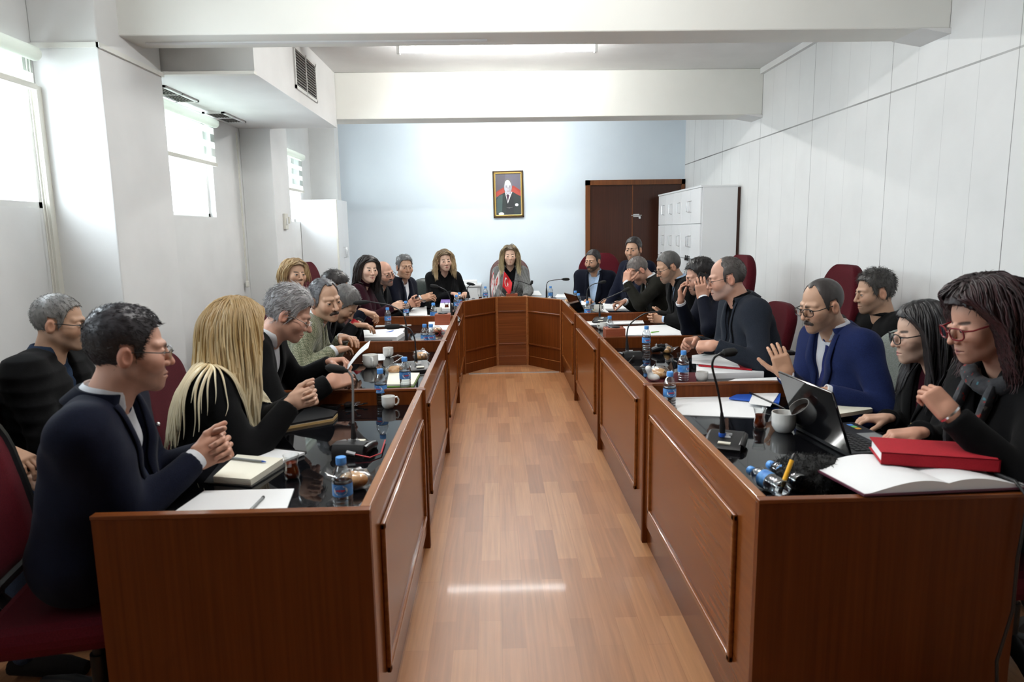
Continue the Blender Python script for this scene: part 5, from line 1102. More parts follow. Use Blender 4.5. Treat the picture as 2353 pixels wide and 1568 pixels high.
def mic(base, neck, head, label, Y=None, rz=0.0, face=1, ring='silver', cable=None):
    p = at(*base, z=TZ) if Y is None else at(*base, Y=Y); p[2] = TZ; t = thing('gooseneck_microphone', label, 'microphone', p, rz); c, s_ = math.cos(-rz), math.sin(-rz)
    def lo(q): q = np.asarray(q) - p; return np.array([c * q[0] - s_ * q[1], s_ * q[0] + c * q[1], q[2]])
    m = MB(); y = np.array([-.075, -.06, .05, .075]); zt = [.012, .030, .046, .030]
    prof = [(-.08, .0), (-.08, .012), (-.06, .024), (.03, .046), (.06, .044), (.075, .026), (.078, 0)]
    V = np.array([(x, a * face, b) for x in (-.058, .058) for a, b in prof]); n = len(prof); m.add(V, [tuple(range(n))[::-1], tuple(range(n, 2 * n))] + [(i, (i + 1) % n, n + (i + 1) % n, n + i) for i in range(n)])
    for sg in (-1, 1): m.tube([(sg * .058, -.055 * face, .014), (sg * .060, .0, .026), (sg * .058, .06 * face, .028)], .014, 10)
    m.build('base', M['black'], t)
    MB().box((-.022, -.052 * face - .012, .0225), (.022, -.052 * face + .012, .0285), R=None, bev=.001).build('name_tag', M['paper_cream'], t)
    pl = MB()
    for k, (w_, yy) in enumerate(((.034, -.012), (.022, -.003), (.040, .006))): pl.box((-w_ / 2, yy * face - .0016, .0340 + .0028 * k), (w_ / 2, yy * face + .0016, .0410 + .0036 * k))
    pl.build('printed_lines', M['white'], t, False)
    Yb = p[1]; N_ = [lo(at(*q, Y=Yb + .0)) for q in neck]; N_ = np.array(N_)
    # smooth the neck path
    tt = np.linspace(0, len(N_) - 1, 28); i0 = np.clip(tt.astype(int), 0, len(N_) - 2); f = (tt - i0)[:, None]; pm = np.vstack([2 * N_[0] - N_[1], N_, 2 * N_[-1] - N_[-2]]); a, b, d, e = pm[i0], pm[i0 + 1], pm[i0 + 2], pm[i0 + 3]
    path = .5 * (2 * b + (d - a) * f + (2 * a - 5 * b + 4 * d - e) * f ** 2 + (3 * b - a - 3 * d + e) * f ** 3)
    st = np.array([path[0][0], path[0][1], .04]); MB().tube([st, path[0], path[2], path[5]], [.011, .011, .009, .005], 12).build('neck_sleeve', M['black'], t)
    MB().lathe([(.013, .036), (.013, .050)], 16, o=(st[0], st[1], 0)).build('socket_ring', M['blue' if ring == 'blue' else 'silver'], t)
    MB().tube(path[4:], .0042, 10).build('gooseneck', M['grey'] if ring == 'grey' else M['black'], t)
    H = np.array([lo(at(*q, Y=Yb)) for q in head]); d = nrm(H[-1] - path[-1]); L_ = np.linalg.norm(H[-1] - path[-1]); MB().tube([path[-1] + d * L_ * k for k in (0, .12, .2, .55, .85, 1.0)], [.006, .008, .014, .0165, .015, .006], 14).build('foam_head', M['blackmatte'], t)
    if cable:
        pc = np.array([[0, .075 * face, .02]] + [lo(at(*q, z=TZ + .008)) for q in cable]); MB().tube(pc, .0026, 8).build('cable', M['red' if ring == 'grey' else 'black'], t); MB().tube([pc[0], pc[0] + nrm(pc[1] - pc[0]) * .035], .009, 12).build('cable_plug', M['silver'], t)
    return t
mic((815, 1038), [(813, 1005), (811, 960), (811, 900), (809, 868), (800, 853)], [(748, 844)], 'gooseneck microphone with red cable on the nearest left desk', rz=math.pi * .95, ring='grey', cable=[(850, 1052), (876, 1042), (885, 1012)])
mic((962, 850), [(956, 833), (955, 800), (952, 776), (942, 757), (925, 750)], [(884, 752)], 'gooseneck microphone bent left beside a wrapped roll on the second left desk', rz=.3)
mic((935, 782), [(934, 768), (932, 740), (922, 717), (895, 702), (850, 694)], [(812, 697)], 'long gooseneck microphone on the third left desk reaching toward the bending person', Y=4.76, rz=.2)
mic((1038, 714), [(1037, 706), (1034, 686), (1026, 669), (1010, 660)], [(988, 656)], 'gooseneck microphone beside the violet folder on the far left desk', Y=6.2, rz=.2)
mic((1080, 688), [(1075, 680), (1074, 663), (1080, 656), (1092, 655)], [(1072, 651)], 'gooseneck microphone on the angled left desk', Y=7.9, rz=.3)
mic((1262, 678), [(1256, 671), (1256, 655), (1263, 646), (1290, 642)], [(1309, 642)], 'tall gooseneck microphone on the angled right desk', Y=7.85, rz=-.3)
mic((1352, 692), [(1349, 684), (1350, 666), (1360, 655), (1376, 650)], [(1393, 647)], 'gooseneck microphone in front of the bearded person', Y=6.9, rz=-.3)
mic((1382, 735), [(1378, 726), (1378, 703), (1384, 691), (1408, 680), (1430, 670)], [(1448, 662)], 'gooseneck microphone pointing at the person with hand on forehead', Y=5.95, rz=-.3)
mic((1446, 822), [(1441, 800), (1441, 765), (1449, 744), (1480, 722), (1508, 717)], [(1532, 722)], 'gooseneck microphone with silver plug on the second right desk', rz=math.pi * 1.05, cable=[(1440, 838), (1430, 830)])
mic((1668, 1025), [(1660, 980), (1658, 945), (1648, 890), (1637, 845), (1641, 823), (1655, 813)], [(1694, 808)], 'gooseneck microphone with blue ring on the nearest right desk', rz=-.45, ring='blue')

def box_thing(label, px, py, w, d, h, Y, withmic=True):
    p = at(px, py, Y=Y); t = thing('wooden_box', label, 'box', (p[0], Y, TZ)); MB().box((-w / 2, -d / 2, 0), (w / 2, d / 2, h), bev=.003).build('box_body', M['boxwood'], t)
    MB().lathe([(.0, h), (.04, h), (.042, h + .004), (.036, h + .010), (.0, h + .012)], 20).build('round_cap', M['black'], t); return t
box_thing('reddish wooden box at the aisle edge of the third left desk', 1018, 733, .13, .12, .115, 5.85)
box_thing('reddish wooden box at the aisle edge of the right row', 1411, 775, .135, .13, .125, 4.74)
cbx = box_thing('reddish wooden microphone box in front of the chairing person', 1176, 672, .13, .10, .10, 7.86)
mb_ = thing('gooseneck_microphone', 'gooseneck microphone on the wooden box at the centre', 'microphone', (at(1174, 668, Y=7.86)[0], 7.86, TZ + .112))
nk = [at(*q, Y=7.86) - np.array(mb_.location) for q in ((1174, 662), (1175, 650), (1183, 645), (1200, 648), (1218, 655))]; MB().tube([(0, 0, 0)] + nk, .0045, 8).build('gooseneck', M['black'], mb_); MB().tube([nk[-1], nk[-1] + np.array([.02, 0, .02]), nk[-1] + np.array([.025, 0, .05])], [.008, .016, .012], 12).build('foam_head', M['blackmatte'], mb_)
mb_2 = MB().lathe([(.025, -.0), (.025, .006), (.008, .012)], 16).build('socket', M['black'], mb_)

# flags
def flag(label, foot, top, fly, hang, seed, colf):
    """foot, top: ends of the pole in the photograph; cloth hangs from the top"""
    a, b = at(*foot, Y=7.84), at(*top, Y=7.84); a[2] = TZ; t = thing('table_flag', label, 'flag', a); MB().lathe([(.022, 0), (.022, .006), (.004, .010)], 16).tube([(0, 0, .005), b - a], .0028, 8).ball(b - a, .005).build('flag_pole', M['silver'], t)
    n, m_ = 46, 34; u, v = np.meshgrid(np.linspace(0, 1, n), np.linspace(0, 1, m_), indexing='ij'); d = nrm(b - a); tp = b - a
    Pn = tp + np.outer(v.ravel(), -d * hang[0]).reshape(n, m_, 3) + u[..., None] * np.array(fly) + np.stack([0 * u, .018 * np.sin(u * 7 + v * 3 + seed) * u, -hang[1] * u ** 1.5], -1)
    C = colf(u, v).reshape(-1, 3); MB().grid(Pn, C).build('flag_cloth', M['flagcloth'], t, solid=.0008); return t
M['flagcloth'] = pmat('satin_flag_cloth', (1, 1, 1), .55, sheen=.2, tint=True)
REDF, WHF = np.array([.62, .012, .02]), np.array([.82, .80, .80])
def crescent_star(u, v, cx, cy, r, asp=1.5):
    x, y = (u - cx) * asp, v - cy; c = (np.hypot(x, y) < r) & (np.hypot(x - r * .25, y) > r * .80); sx, sy = x - r * 1.12, y; a = np.arctan2(sy, -sx); k = np.mod(a, 2 * math.pi / 5) - math.pi / 5; s_ = np.hypot(sx, sy) * np.cos(k * 1.0) < r * .46 * (0.42 + .58 * (np.abs(k) / (math.pi / 5)) ** 1.3) ; return c | s_
def f_red(u, v): k = crescent_star(u, v, .36, .5, .27)[..., None]; return np.where(k, WHF, REDF)
def f_white_stripes(u, v): k = (crescent_star(u, v, .36, .5, .20) | (np.abs(v - .14) < .055) | (np.abs(v - .86) < .055))[..., None]; return np.where(k, REDF, WHF)
def f_emblem(u, v):
    x, y = (u - .45) * 1.4, v - .48; sh = (np.abs(x) < .25) & (y > -.25) & (y < .28 - np.abs(x) * .6); ring = (np.hypot(x, y) < .13) & (np.hypot(x, y) > .085); dot = crescent_star(u, v, .46, .47, .06); C = np.where(sh[..., None], REDF, WHF); return np.where((ring | dot)[..., None], np.array([.75, .60, .45]), C)
flag('white table flag with red stripes and crescent, left of the three flags', (1141, 682), (1134, 622), (-.035, .0, -.02), (.17, .14), 1, f_white_stripes)
flag('white table flag with a red emblem, middle of the three flags', (1147, 682), (1148, 622), (-.07, .0, -.05), (.15, .10), 2, f_emblem)
flag('red table flag with white crescent and star, right of the three flags', (1150, 684), (1158, 624), (.09, .0, -.05), (.17, .08), 3, f_red)

# papers, folders, books
def sheet(label, pts, z=TZ, t=.003, mat='paper', name='paper_sheet', cat='paper', curl=0.0, group=None):
    w = np.array([at(*p, z=z) for p in pts]); c = w.mean(0); o = thing(name, label, cat, (c[0], c[1], z), 0, group) if False else None
    m = MB(); m.prism(w[:, :2], z, z + t)
    ob = m.build(name, M[mat], None, False, org=(c[0], c[1], z)); ob.location = (c[0], c[1], z); return tag(ob, label, cat, group)
def pen(label, a, b, z, mat='grey', r=.0042, tip='black', name='pen', Y=None):
    a, b = at(*a, z=z) if Y is None else at(*a, Y=Y), at(*b, z=z) if Y is None else at(*b, Y=Y); t = thing(name, label, 'pen', a); d = b - a
    MB().tube([(0, 0, 0), d * .88], r, 10).build('barrel', M[mat], t); MB().tube([d * .88, d * .97, d], [r * .9, r * .5, r * .15], 10).build('tip', M[tip], t); MB().tube([d * 0, d * -.08], r * 1.15, 10).build('pen_cap', M[tip], t); return t
sheet('white sheets at the front edge of the nearest left desk', [(395, 1183), (655, 1183), (676, 1126), (470, 1131)], TZ, .004)
pen('blue-grey pen lying on the front white sheets', (603, 1145), (572, 1176), TZ + .010, 'grey')
nb = thing('open_notebook', 'thick open notebook with black cover before the nearest person on the left', 'notebook', at(600, 1080, z=TZ))
o_ = np.array(nb.location); q = [at(*p, z=TZ) - o_ for p in ((468, 1112), (578, 1122), (660, 1072), (705, 1040), (600, 1028), (520, 1050))]; MB().prism(q, 0, .004).build('cover', M['black'], nb, False)
qa = [at(*p, z=TZ + .02) - o_ for p in ((490, 1098), (576, 1105), (650, 1056), (545, 1047))]; qb = [at(*p, z=TZ + .012) - o_ for p in ((545, 1052), (648, 1060), (700, 1040), (610, 1029), (570, 1030))]
MB().prism(qa, .004, .024).build('page_block', M['paper_cream'], nb, False); MB().prism(qb, .004, .012).build('turned_pages', M['paper'], nb, False); qs = at(530, 1108, z=TZ) - o_; MB().box((qs[0] - .01, qs[1] - .006, .004), (qs[0] + .012, qs[1] + .004, .020), bev=.002).build('pen_loop', M['black'], nb)
pen('blue ballpoint lying on the open notebook', (532, 1053), (612, 1062), TZ + .030, 'grey', tip='blue')
fo = thing('leather_portfolio', 'black leather portfolio with tan edges before the blonde person', 'folder', at(705, 965, z=TZ)); o_ = np.array(fo.location)
q = [at(*p, z=TZ + .012) - o_ for p in ((636, 975), (650, 982), (765, 962), (776, 950), (690, 930), (640, 945))]; MB().prism(q, 0, .010).build('tan_lining', pmat('tan_leather', (.55, .36, .15), .5), fo, False); MB().prism([np.array(p) * .985 for p in q], .010, .014).build('paper_pad', M['paper_cream'], fo, False); MB().prism(q, .014, .022).build('cover', M['black'], fo, False)
def phone(label, pts, z=TZ):
    w = np.array([at(*p, z=z) for p in pts]); c = w.mean(0); t = thing('mobile_phone', label, 'phone', (c[0], c[1], z)); MB().prism((w - c)[:, :2], 0, .009).build('phone_body', M['black'], t, False); MB().prism((w - c)[:, :2] * .92, .009, .0095).build('screen', M['blackglass'], t, False); return t
phone('black phone lying by the clasped hands of the blonde person', [(736, 937), (773, 940), (800, 922), (764, 916)])
phone('black phone lying in front of the person bending over papers', [(850, 788), (902, 788), (900, 780), (856, 781)], TZ + .001)
ky = thing('key_bunch', 'bunch of keys and dark glasses on the nearest left desk', 'keys', at(815, 935, z=TZ))
for k in range(6):
    a = k * 1.05; kk = MB().tube([(0, 0, .006 + .003 * k), (.045 * math.cos(a), .045 * math.sin(a), .012 + .008 * (k % 3))], .003, 6); kk.lathe([(.011, -.001), (.011, .002)], 12, o=(.05 * math.cos(a), .05 * math.sin(a), .014 + .008 * (k % 3))); kk.build('key', M['silver' if k % 2 else 'black'], ky)
MB().tube([(.02 * math.cos(t), .02 * math.sin(t), .01) for t in np.linspace(0, 6.28, 17)], .0015, 6).build('key_ring', M['silver'], ky); MB().box((-.045, -.02, .0), (-.01, .025, .02), bev=.006).build('key_fob', M['black'], ky)
nt = thing('notepad', 'notepad with yellow-green edge under the bottle on the second left desk', 'notebook', at(930, 880, z=TZ)); o_ = np.array(nt.location); q = [at(*p, z=TZ) - o_ for p in ((888, 890), (950, 890), (965, 862), (893, 862))]; MB().prism(q, 0, .004).build('cover', M['green'], nt, False); MB().prism([p * .98 for p in q], .004, .014).build('pages', M['paper_cream'], nt, False)
if 'L3' in P or not ONLY:
    a, b, c_, d_ = at(796, 854, Y=3.22), at(846, 800, Y=3.22), at(851, 783, Y=3.42), at(800, 838, Y=3.42); ce = (a + b + c_ + d_) / 4
    G = np.array([[(a + (b - a) * u) * (1 - v) + (d_ + (c_ - d_) * u) * v - ce + np.array([.0, 0, .012 * math.sin(math.pi * u)]) for v in np.linspace(0, 1, 5)] for u in np.linspace(0, 1, 9)]); ob = MB().grid(G).build('paper_sheet', M['paper'], None, solid=.0008); ob.location = ce; tag(ob, 'white sheet held up by the grey-haired person reading', 'paper')
sheet('white paper lying by the white cup on the second left desk', [(832, 832), (884, 828), (888, 814), (842, 814)], TZ, .002)
sheet('white sheets beside the elbow of the person in green tweed', [(838, 785), (912, 784), (930, 772), (842, 773)], TZ, .03)
sheet('lilac-white documents in front of the bending person', [(838, 782), (920, 776), (930, 758), (835, 762)], TZ, .012)
pen('blue pen lying on the lilac-white documents', (877, 767), (905, 760), TZ + .02, 'blue', tip='blue')
pen('black pen lying on the cream sheets on the third left desk', (862, 776), (905, 772), TZ + .012, 'black')
sheet('white papers under the bottle near the red wristband', [(862, 752), (945, 748), (948, 734), (870, 740)], TZ, .003)
sheet('thick white paper stack at the aisle edge of the third left desk', [(985, 765), (1030, 765), (1038, 738), (985, 738)], TZ, .025)
sheet('white papers before the person in burgundy', [(940, 727), (982, 727), (980, 706), (925, 712)], TZ, .008)
sheet('white papers before the person with wavy hair', [(998, 690), (1045, 690), (1060, 676), (1005, 680)], TZ, .01)
sheet('violet folder on white papers at the far left desk', [(1012, 703), (1034, 703), (1036, 694), (1014, 694)], TZ, .03, 'violet', 'folder', 'folder')
sheet('stack of papers below the violet folder', [(1010, 716), (1036, 716), (1040, 703), (1012, 703)], TZ, .03)
sheet('white papers before the chairing person', [(1195, 680), (1245, 681), (1238, 671), (1200, 671)], TZ, .015)
sheet('white paper on the angled right desk', [(1275, 684), (1305, 684), (1310, 678), (1280, 677)], TZ, .004)
sheet('white papers of the bearded person at the end of the right row', [(1322, 700), (1350, 702), (1345, 690), (1320, 690)], TZ, .004)
sheet('white papers under the hand holding a pen on the right', [(1385, 712), (1455, 712), (1440, 697), (1385, 699)], TZ, .012)
sheet('white sheets on the far right desk by the crumpled wrapper', [(1325, 720), (1400, 720), (1390, 711), (1322, 712)], TZ, .003)
sheet('white sheets before the person with the blue collar', [(1352, 748), (1480, 744), (1475, 732), (1345, 735)], TZ, .004)
sheet('white papers before the person on the phone', [(1425, 772), (1585, 772), (1530, 748), (1432, 752)], TZ, .006)
pen('green pen lying on the papers before the person on the phone', (1498, 764), (1515, 762), TZ + .012, 'green', tip='green')
sheet('tall stack of stapled papers under the red folder', [(1600, 872), (1755, 868), (1735, 838), (1600, 838)], TZ, .030)
sheet('red folder on top of the stapled paper stack', [(1605, 842), (1728, 852), (1722, 838), (1608, 826)], TZ + .032, .006, 'redcover', 'folder', 'folder')
sheet('white sheets lying on the red folder', [(1590, 836), (1700, 845), (1690, 832), (1640, 812), (1590, 818)], TZ + .040, .003)
sheet('maroon folder under the wrapped roll beside the divider', [(1478, 888), (1600, 892), (1600, 858), (1490, 858)], TZ, .005, 'maroon', 'folder', 'folder')
tb = thing('tied_plastic_bag', 'small tied white plastic bag on the maroon folder', 'bag', at(1498, 880, z=TZ)); V, Q = surfnet(lambda q: smin(ell(q, (.01, 0, .026), (.030, .026, .020)), cap(q, (-.01, 0, .04), (-.02, 0, .075), .010, .016), .02) + .0015 * folds(q, 120, 2), (-.05, -.05, -.005), (.05, .05, .105), .006); link('bag_film', mesh_np(V, [Q]), M['whiteplastic'], tb)
sheet('large white sheet across the nearest right desk', [(1560, 955), (1745, 962), (1775, 912), (1545, 912)], TZ, .003)
sheet('white sheets overlapping the divider on the nearest right desk', [(1545, 918), (1830, 905), (1800, 868), (1690, 872)], TZ + .004, .003)
sheet('blue folder under the white sheets on the nearest right desk', [(1675, 918), (1790, 930), (1795, 905), (1720, 898)], TZ + .008, .008, 'blue', 'folder', 'folder')
sheet('white sheet lying on the blue folder', [(1720, 928), (1770, 935), (1790, 905), (1735, 895)], TZ + .017, .002)
pen('black pen slanting across the white sheets by the blue folder', (1712, 898), (1805, 940), TZ + .022, 'black')
sheet('thick cream notepad beside the laptop', [(1880, 968), (2005, 948), (1985, 935), (1880, 905)], TZ + .001, .016, 'paper_cream', 'notepad', 'notebook')
# devices
dv = thing('conference_handset', 'black rounded handset lying on the second right desk', 'device', at(1515, 812, z=TZ)); MB().tube([(-.05, 0, .02), (0, 0, .035), (.05, 0, .026)], [.022, .036, .026], 16, flat=.7).build('body', M['black'], dv); MB().tube([(-.02, -.02, .05), (.03, -.018, .052)], .012, 10).build('grip', M['blackmatte'], dv)
def laptop(label, x, y, rz, w, d, lid_deg, h):
    t = thing('laptop', label, 'laptop', (x, y, TZ), rz)   # hinge along local Y, base toward +X
    MB().box((0, -w / 2, .002), (d, w / 2, .020), bev=.004).build('base', M['black'], t)
    kb = MB()
    for i in range(5):
        for j in range(14): kb.box((.035 + i * .021, -w / 2 + .025 + j * (w - .05) / 14, .020), (.052 + i * .021, -w / 2 + .025 + (j + .8) * (w - .05) / 14, .0225), c=(1, 1, 1))
    kb.build('keyboard', M['key'], t, False); MB().box((d - .085, -.055, .020), (d - .012, .035, .0208)).build('touchpad', M['grey'], t, False)
    st = MB(); st.box((d - .05, w / 2 - .05, .020), (d - .03, w / 2 - .03, .0206), c=(.1, .3, .8)).box((d - .05, w / 2 - .075, .020), (d - .03, w / 2 - .055, .0206), c=(.2, .6, .2)).box((d - .05, w / 2 - .10, .020), (d - .03, w / 2 - .08, .0206), c=(.8, .4, .05)); st.build('stickers', M['tintprint'], t, False)
    a = math.radians(lid_deg); R = np.array([[math.cos(a), 0, -math.sin(a)], [0, 1, 0], [math.sin(a), 0, math.cos(a)]])
    MB().box((0, -w / 2, 0), (h, w / 2, .010), R=R, c0=(0, 0, .02), bev=.004).build('lid', M['gloss'], t) if False else None
    R2 = np.stack([np.array([-math.cos(a), 0, math.sin(a)]), np.array([0, 1.0, 0]), np.array([-math.sin(a), 0, -math.cos(a)])], 1)
    def pl(lo, hi, mat, nm, bev=0): m = MB().box(lo, hi, bev=bev); m.V = [v @ R2.T + np.array([0, 0, .018]) for v in m.V]; return m.build(nm, mat, t, bev > 0)
    pl((0, -w / 2, -.005), (h, w / 2, .005), M['gloss'], 'lid', .004); pl((.018, -w / 2 + .014, -.0062), (h - .014, w / 2 - .014, -.0048), M['blackglass'], 'screen'); return t
M['key'] = pmat('black_keys', (.02, .02, .022), .5); M['tintprint'] = pmat('printed_sticker', (1, 1, 1), .4, tint=True); M['gloss'] = pmat('glossy_black_lid', (.006, .006, .007), .04, spec=.6, coat=.5)
laptop('open black laptop with glossy lid on the nearest right desk', 1.19, 2.45, .09, .37, .245, 70, .235)
laptop('open dark laptop before the person with hand on forehead', .80, 6.62, .25, .33, .22, 62, .20)
# near right corner
sw = thing('black_shawl', 'heap of black lacy shawl at the near right desk corner', 'shawl', at(1872, 1112, z=TZ)); g_ = np.random.default_rng(3)
V, Q = surfnet(lambda q: ell(q, (0, 0, .03), (.125, .095, .062)) + .012 * folds(q, 38, 5) + .006 * folds(q, 95, 6), (-.16, -.13, -.01), (.16, .13, .12), .006, 1); V[:, 2] = np.maximum(V[:, 2], .001); link('cloth', mesh_np(V, [Q]), M['blackmatte'], sw)
ids = g_.integers(0, len(V), 2600); pp = V[ids]; dd = g_.normal(0, 1, (2600, 3)); dd /= ln(dd)[:, None]; PT = np.stack([pp, pp + dd * .006, pp + dd * .007 + g_.normal(0, .006, (2600, 3))], 1); PT[:, :, 2] = np.maximum(PT[:, :, 2], .002); V2, Q2 = tubes_np(PT, np.tile([.0012, .0010, .0003], (2600, 1)), 4); fr_ = link('fringe', mesh_np(V2, [Q2]), M['blackmatte'], sw); fr_['kind'] = 'stuff'
mk = thing('yellow_marker', 'yellow marker with black ends leaning in the near right desk corner', 'pen', at(1793, 1128, Y=1.93)); b_ = at(1826, 1042, Y=1.97) - np.array(mk.location); MB().tube([b_ * .08, b_ * .82], .0068, 12).build('barrel', M['yellow'], mk); MB().tube([b_ * -.06, b_ * .09], .0074, 12).build('end_cap', M['black'], mk); MB().tube([b_ * .81, b_ * .93, b_], [.007, .006, .002], 12).build('tip_cap', M['black'], mk)
ob_ = thing('open_book', 'large open book resting on the near right desk edge', 'book', (1.20, 1.90, .772)); W2, D2 = .235, .29
for sg in (-1, 1):
    G = np.array([[(sg * W2 * u, D2 * (v - .5), .004 + .028 * math.sin(math.pi * min(1, .12 + u * .95)) ** .8 * (1 - u) ** .35 + .006 * (1 - u)) for v in (0, 1)] for u in np.linspace(0, 1, 18)]); lo_ = G.copy(); lo_[:, :, 2] = .003
    m = MB().grid(G).grid(lo_); m.grid(np.stack([G[:, 0], lo_[:, 0]], 1)).grid(np.stack([G[:, 1], lo_[:, 1]], 1)).grid(np.stack([G[-1], lo_[-1]], 1)); m.build('page_block', M['paper'], ob_)
MB().box((-W2 - .006, -D2 / 2 - .006, -.002), (W2 + .006, D2 / 2 + .006, .003)).build('cover', pmat('plum_cover', (.10, .02, .04), .5), ob_, False); ob_.rotation_euler = (math.radians(-4), 0, .05)
rb = thing('red_book', 'thick red cloth-bound book lying on the open book', 'book', (1.275, 1.945, .806), -.30); w_, d_, h_ = .30, .16, .036
MB().box((-w_ / 2 + .006, -d_ / 2 + .003, .003), (w_ / 2 - .006, d_ / 2 - .006, h_ - .003)).build('page_block', M['paper'], rb, False); cv = MB().box((-w_ / 2, -d_ / 2, 0), (w_ / 2, d_ / 2, .003)).box((-w_ / 2, -d_ / 2, h_ - .003), (w_ / 2, d_ / 2, h_)).box((-w_ / 2, -d_ / 2, 0), (w_ / 2, -d_ / 2 + .004, h_)); cv.box((w_ / 2 - .004, -d_ / 2, 0), (w_ / 2, d_ / 2, h_)); cv.build('cover', M['redcover'], rb, False)
cbl = thing('black_cable', 'black cable hanging down the near right end panel', 'cable', (1.39, 1.735, 0)); MB().tube([(.0, .10, .80), (.01, .04, .80), (.012, -.012, .77), (-.002, -.012, .60), (.0, -.012, .45), (-.03, -.012, .30), (-.02, -.012, .20), (-.05, -.012, .02)], .0045, 8).build('cable', M['black'], cbl); MB().tube([(.0, .10, .79), (.05, .0, .79), (.055, -.010, .72), (.04, -.010, .62)], .0035, 8).build('loose_end', M['black'], cbl)
bg = thing('black_bag', 'black bag with handle standing before the near right end panel', 'bag', (1.23, 1.52, 0)); V, Q = surfnet(lambda q: rbox(q - np.array([0, 0, .07]), (.17, .09, .075), .05) + .006 * folds(q, 25, 8), (-.22, -.14, -.01), (.22, .14, .18), .012); V[:, 2] = np.maximum(V[:, 2], .001); link('bag_body', mesh_np(V, [Q]), M['black'], bg); MB().tube([(-.10, 0, .14), (-.07, 0, .19), (0, 0, .205), (.07, 0, .19), (.10, 0, .14)], .008, 8).build('handle', M['black'], bg)
# low unit by the back wall with papers
lu = thing('low_side_unit', 'low white side unit along the back wall behind the left desk', 'cabinet', (-.62, 9.1, 0)); MB().box((-.42, -.18, 0), (.42, .19, .80)).build('carcass', M['whitelam'], lu, False); MB().box((-.44, -.20, .80), (.44, .19, .825), bev=.003).build('top_board', M['whitelam'], lu)
for dx_, lab in ((-.18, 'left'), (.20, 'right')): MB().box((dx_ - .19, -.192, .05), (dx_ + .19, -.18, .78), bev=.002).build('door', M['whitelam'], lu)
ob = MB().box((-.09, -.10, 0), (.09, .10, .05)).build('paper_stack', M['paper'], None, False); ob.location = (-.33, 9.05, .825); tag(ob, 'stack of white papers on the low white unit by the back wall', 'paper')
def dangle(label, pts, mat, r=.002):
    w = [at(*p, z=TZ + zz) for p, zz in pts]; c = w[0]; ob = MB().tube(np.array(w) - c, r, 8).build('thin_cable', M[mat], None); ob.location = c; tag(ob, label, 'cable')
dangle('thin white earphone cable beside the white cup on the second left desk', [((897, 822), .003), ((914, 816), .003), ((926, 819), .003), ((914, 828), .003), ((903, 834), .003)], 'whiteplastic')
ey = thing('spectacles', 'pair of thin spectacles standing on the third left desk by the bottles', 'glasses', at(1003, 772, z=TZ)); 
for k in (0, 1): MB().tube([(.0 + .05 * k + .022 * math.cos(a), 0, .02 + .018 * math.sin(a)) for a in np.linspace(0, 6.28, 20)], .0012, 6).tube([(.0 + .05 * k - .022 + .044 * k, 0, .028), (.0 + .02 * k, .10, .05)], .0012, 6).build('rim', M['red'], ey)

# ------------------------------------------------------------------ small worn things
def worn(key, fn):
    if key in P: fn(P[key])
def phone_in_hand(J):
    Wp, Az, tips, hs = J['hands']['L']; c = J['Hc'] + J['Ah'] @ np.array([-.092, .030, -.028]); t = thing('mobile_phone', 'black phone held to the ear of the dark-haired person', 'phone', c); d = nrm(J['Ah'] @ np.array([0, .55, -.8])); n = nrm(J['Ah'] @ np.array([-1, .1, 0])); n = nrm(n - (n @ d) * d); R = np.stack([np.cross(d, n), d, n], 1); m = MB().box((-.034, -.070, -.0045), (.034, .070, .0045), bev=.004); m.V = [v @ R.T for v in m.V]; m.build('phone_body', M['black'], t)
worn('R6', phone_in_hand)
def band(J, k, mat, name, r=.034, w=.02, off=-.012):
    Sj, Ej, Wp = J['arms'][k][:3]; v = nrm(Wp - Ej); MB().lathe([(r - .002, -w), (r, -w), (r, w), (r - .002, w)], 20, o=Wp + v * off, A=frame_from(v), caps=False).build(name, M[mat], J['body'], org=J['o'])
worn('L5', lambda J: band(J, 'R', 'red', 'wristband', .0315, .018, .012)); worn('R1', lambda J: band(J, 'L', 'silver', 'bracelet', .035, .003, .004)); worn('R5', lambda J: band(J, 'R', 'black', 'watch_strap', .038, .012, .0))
def buttons(J, pts, mat, r, name='button', f=None):
    f = J['f_torso']; off = .026
    for x, z in pts:
        q = J['march'](lambda P_: f(P_, off), [(x, z)])[0]; MB().ball(J['TW'](q), (r, r, r * .5), A=J['At'] @ np.array([[1, 0, 0], [0, 0, 1], [0, -1, 0]]).T, u=12, v=8).build(name, M[mat], J['body'], org=J['o'])
worn('R2', lambda J: buttons(J, [(-.055, -.20), (.055, -.20), (-.05, -.28), (.05, -.28)], 'brass', .011))
worn('R5', lambda J: None)
def scarf(J):
    T, At, nd = J['T'], J['At'], J['nd']; m = MB(); pts = []
    for t in np.linspace(0, 1, 26): a = 2 * math.pi * t; pts.append(T + At @ np.array([math.sin(a) * .098, math.cos(a) * .092 + .01, -.02 + .012 * math.sin(3 * a) - .03 * math.cos(a)]))
    m.tube(pts, [.025 + .005 * math.sin(9 * t) for t in np.linspace(0, 1, 26)], 14, caps=False)
    for sg in (-1, 1):
        q = J['march'](lambda P_: J['f_torso'](P_, .028), [(sg * (.055 + .01 * i / 12), -.05 - .36 * i / 12) for i in range(13)]); m.tube(J['TW'](q), [.026 + .004 * math.sin(i) for i in range(13)], 12, flat=.6)
    m.build('scarf', M['scarf'], J['body'], org=J['o'])
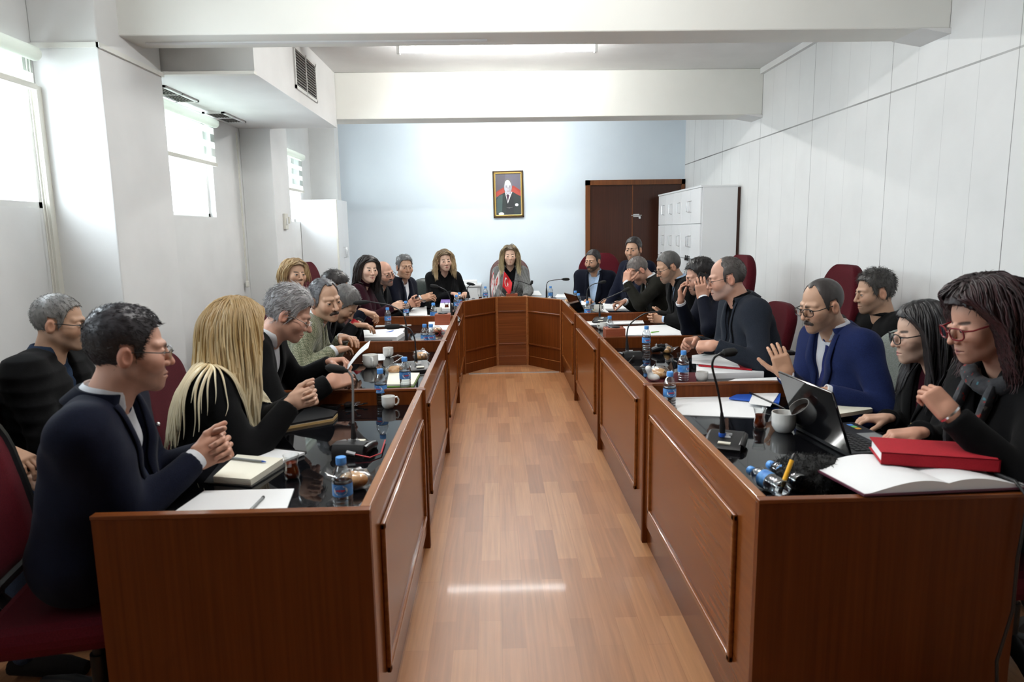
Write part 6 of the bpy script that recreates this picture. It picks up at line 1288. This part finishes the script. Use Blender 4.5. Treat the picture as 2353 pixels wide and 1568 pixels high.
def scarf_mat():
    m = noisy('patterned_scarf', (.020, .022, .026), (.055, .055, .060), 40, .85, sheen=.1, spec=.15); b = m.node_tree.nodes['Principled BSDF']; src = b.inputs['Base Color'].links[0].from_socket; tc = N(m, 'ShaderNodeTexCoord')
    for sc, th, col in ((44, .68, (.22, .025, .02)), (38, .70, (.05, .14, .17)), (50, .70, (.16, .15, .14))):
        n = N(m, 'ShaderNodeTexNoise', Scale=sc, Detail=2); mp = N(m, 'ShaderNodeMapping'); mp.inputs['Location'].default_value = (sc, sc * 2, 0); L(m, tc.outputs['Object'], mp.inputs[0]); L(m, mp.outputs[0], n.inputs['Vector']); g = N(m, 'ShaderNodeMath', operation='GREATER_THAN'); g.inputs[1].default_value = th; L(m, n.outputs[0], g.inputs[0]); x = N(m, 'ShaderNodeMix', data_type='RGBA'); x.inputs[7].default_value = (*col, 1); L(m, g.outputs[0], x.inputs[0]); L(m, src, x.inputs[6]); src = x.outputs[2]
    L(m, src, b.inputs['Base Color']); return m
M['scarf'] = scarf_mat(); worn('R1', scarf)
def fur_scarf(J):
    T, At = J['T'], J['At']; m = MB(); m.tube([T + At @ np.array([math.sin(a) * .10, math.cos(a) * .095, -.015 + .015 * math.sin(4 * a)]) for a in np.linspace(0, 2 * math.pi, 25)], .042, 12, caps=False); m.build('fur_collar', M['brown_fur'], J['body'], org=J['o'])
worn('L7', fur_scarf)
def shirt_mark(J):
    q = [J['march'](lambda P_: J['f_torso'](P_, .024), [(x, z)])[0] for x, z in ((-.06, -.19), (-.04, -.178), (-.03, -.192), (-.01, -.176), (.0, -.19), (.02, -.18), (.03, -.19), (.06, -.188))]; q = np.array(q); q[:, 1] += .006; MB().tube(J['TW'](q), .0022, 6).build('chest_lettering', M['white'], J['body'], org=J['o'])
worn('R3', shirt_mark)
def lapel_pin(J):
    q = J['march'](lambda P_: J['f_torso'](P_, .034), [(-.085, -.10)])[0]; MB().ball(J['TW'](q), .007, u=10, v=8).build('lapel_pin', M['silver'], J['body'], org=J['o'])
worn('L1', lapel_pin)
def headband(J):
    H = lambda q: np.asarray(q) @ J['Ah'].T * J['s'] + J['Hc']; MB().tube([H((.092 * math.sin(a), .02, .03 + .098 * math.cos(a))) for a in np.linspace(-1.75, 1.75, 25)], .007, 10, flat=.6).build('hairband', M['black'], J['body'], org=J['o'])
worn('L2', headband)
if 'R8' in P or not ONLY: pen('black pen in the fingers of the person with hand on forehead', (1405, 698), (1432, 688), 0, 'black', Y=6.60)
if 'L9' in P or not ONLY: pen('dark pen in the hands of the bald bearded person on the left', (955, 686), (980, 692), 0, 'black', Y=6.92)
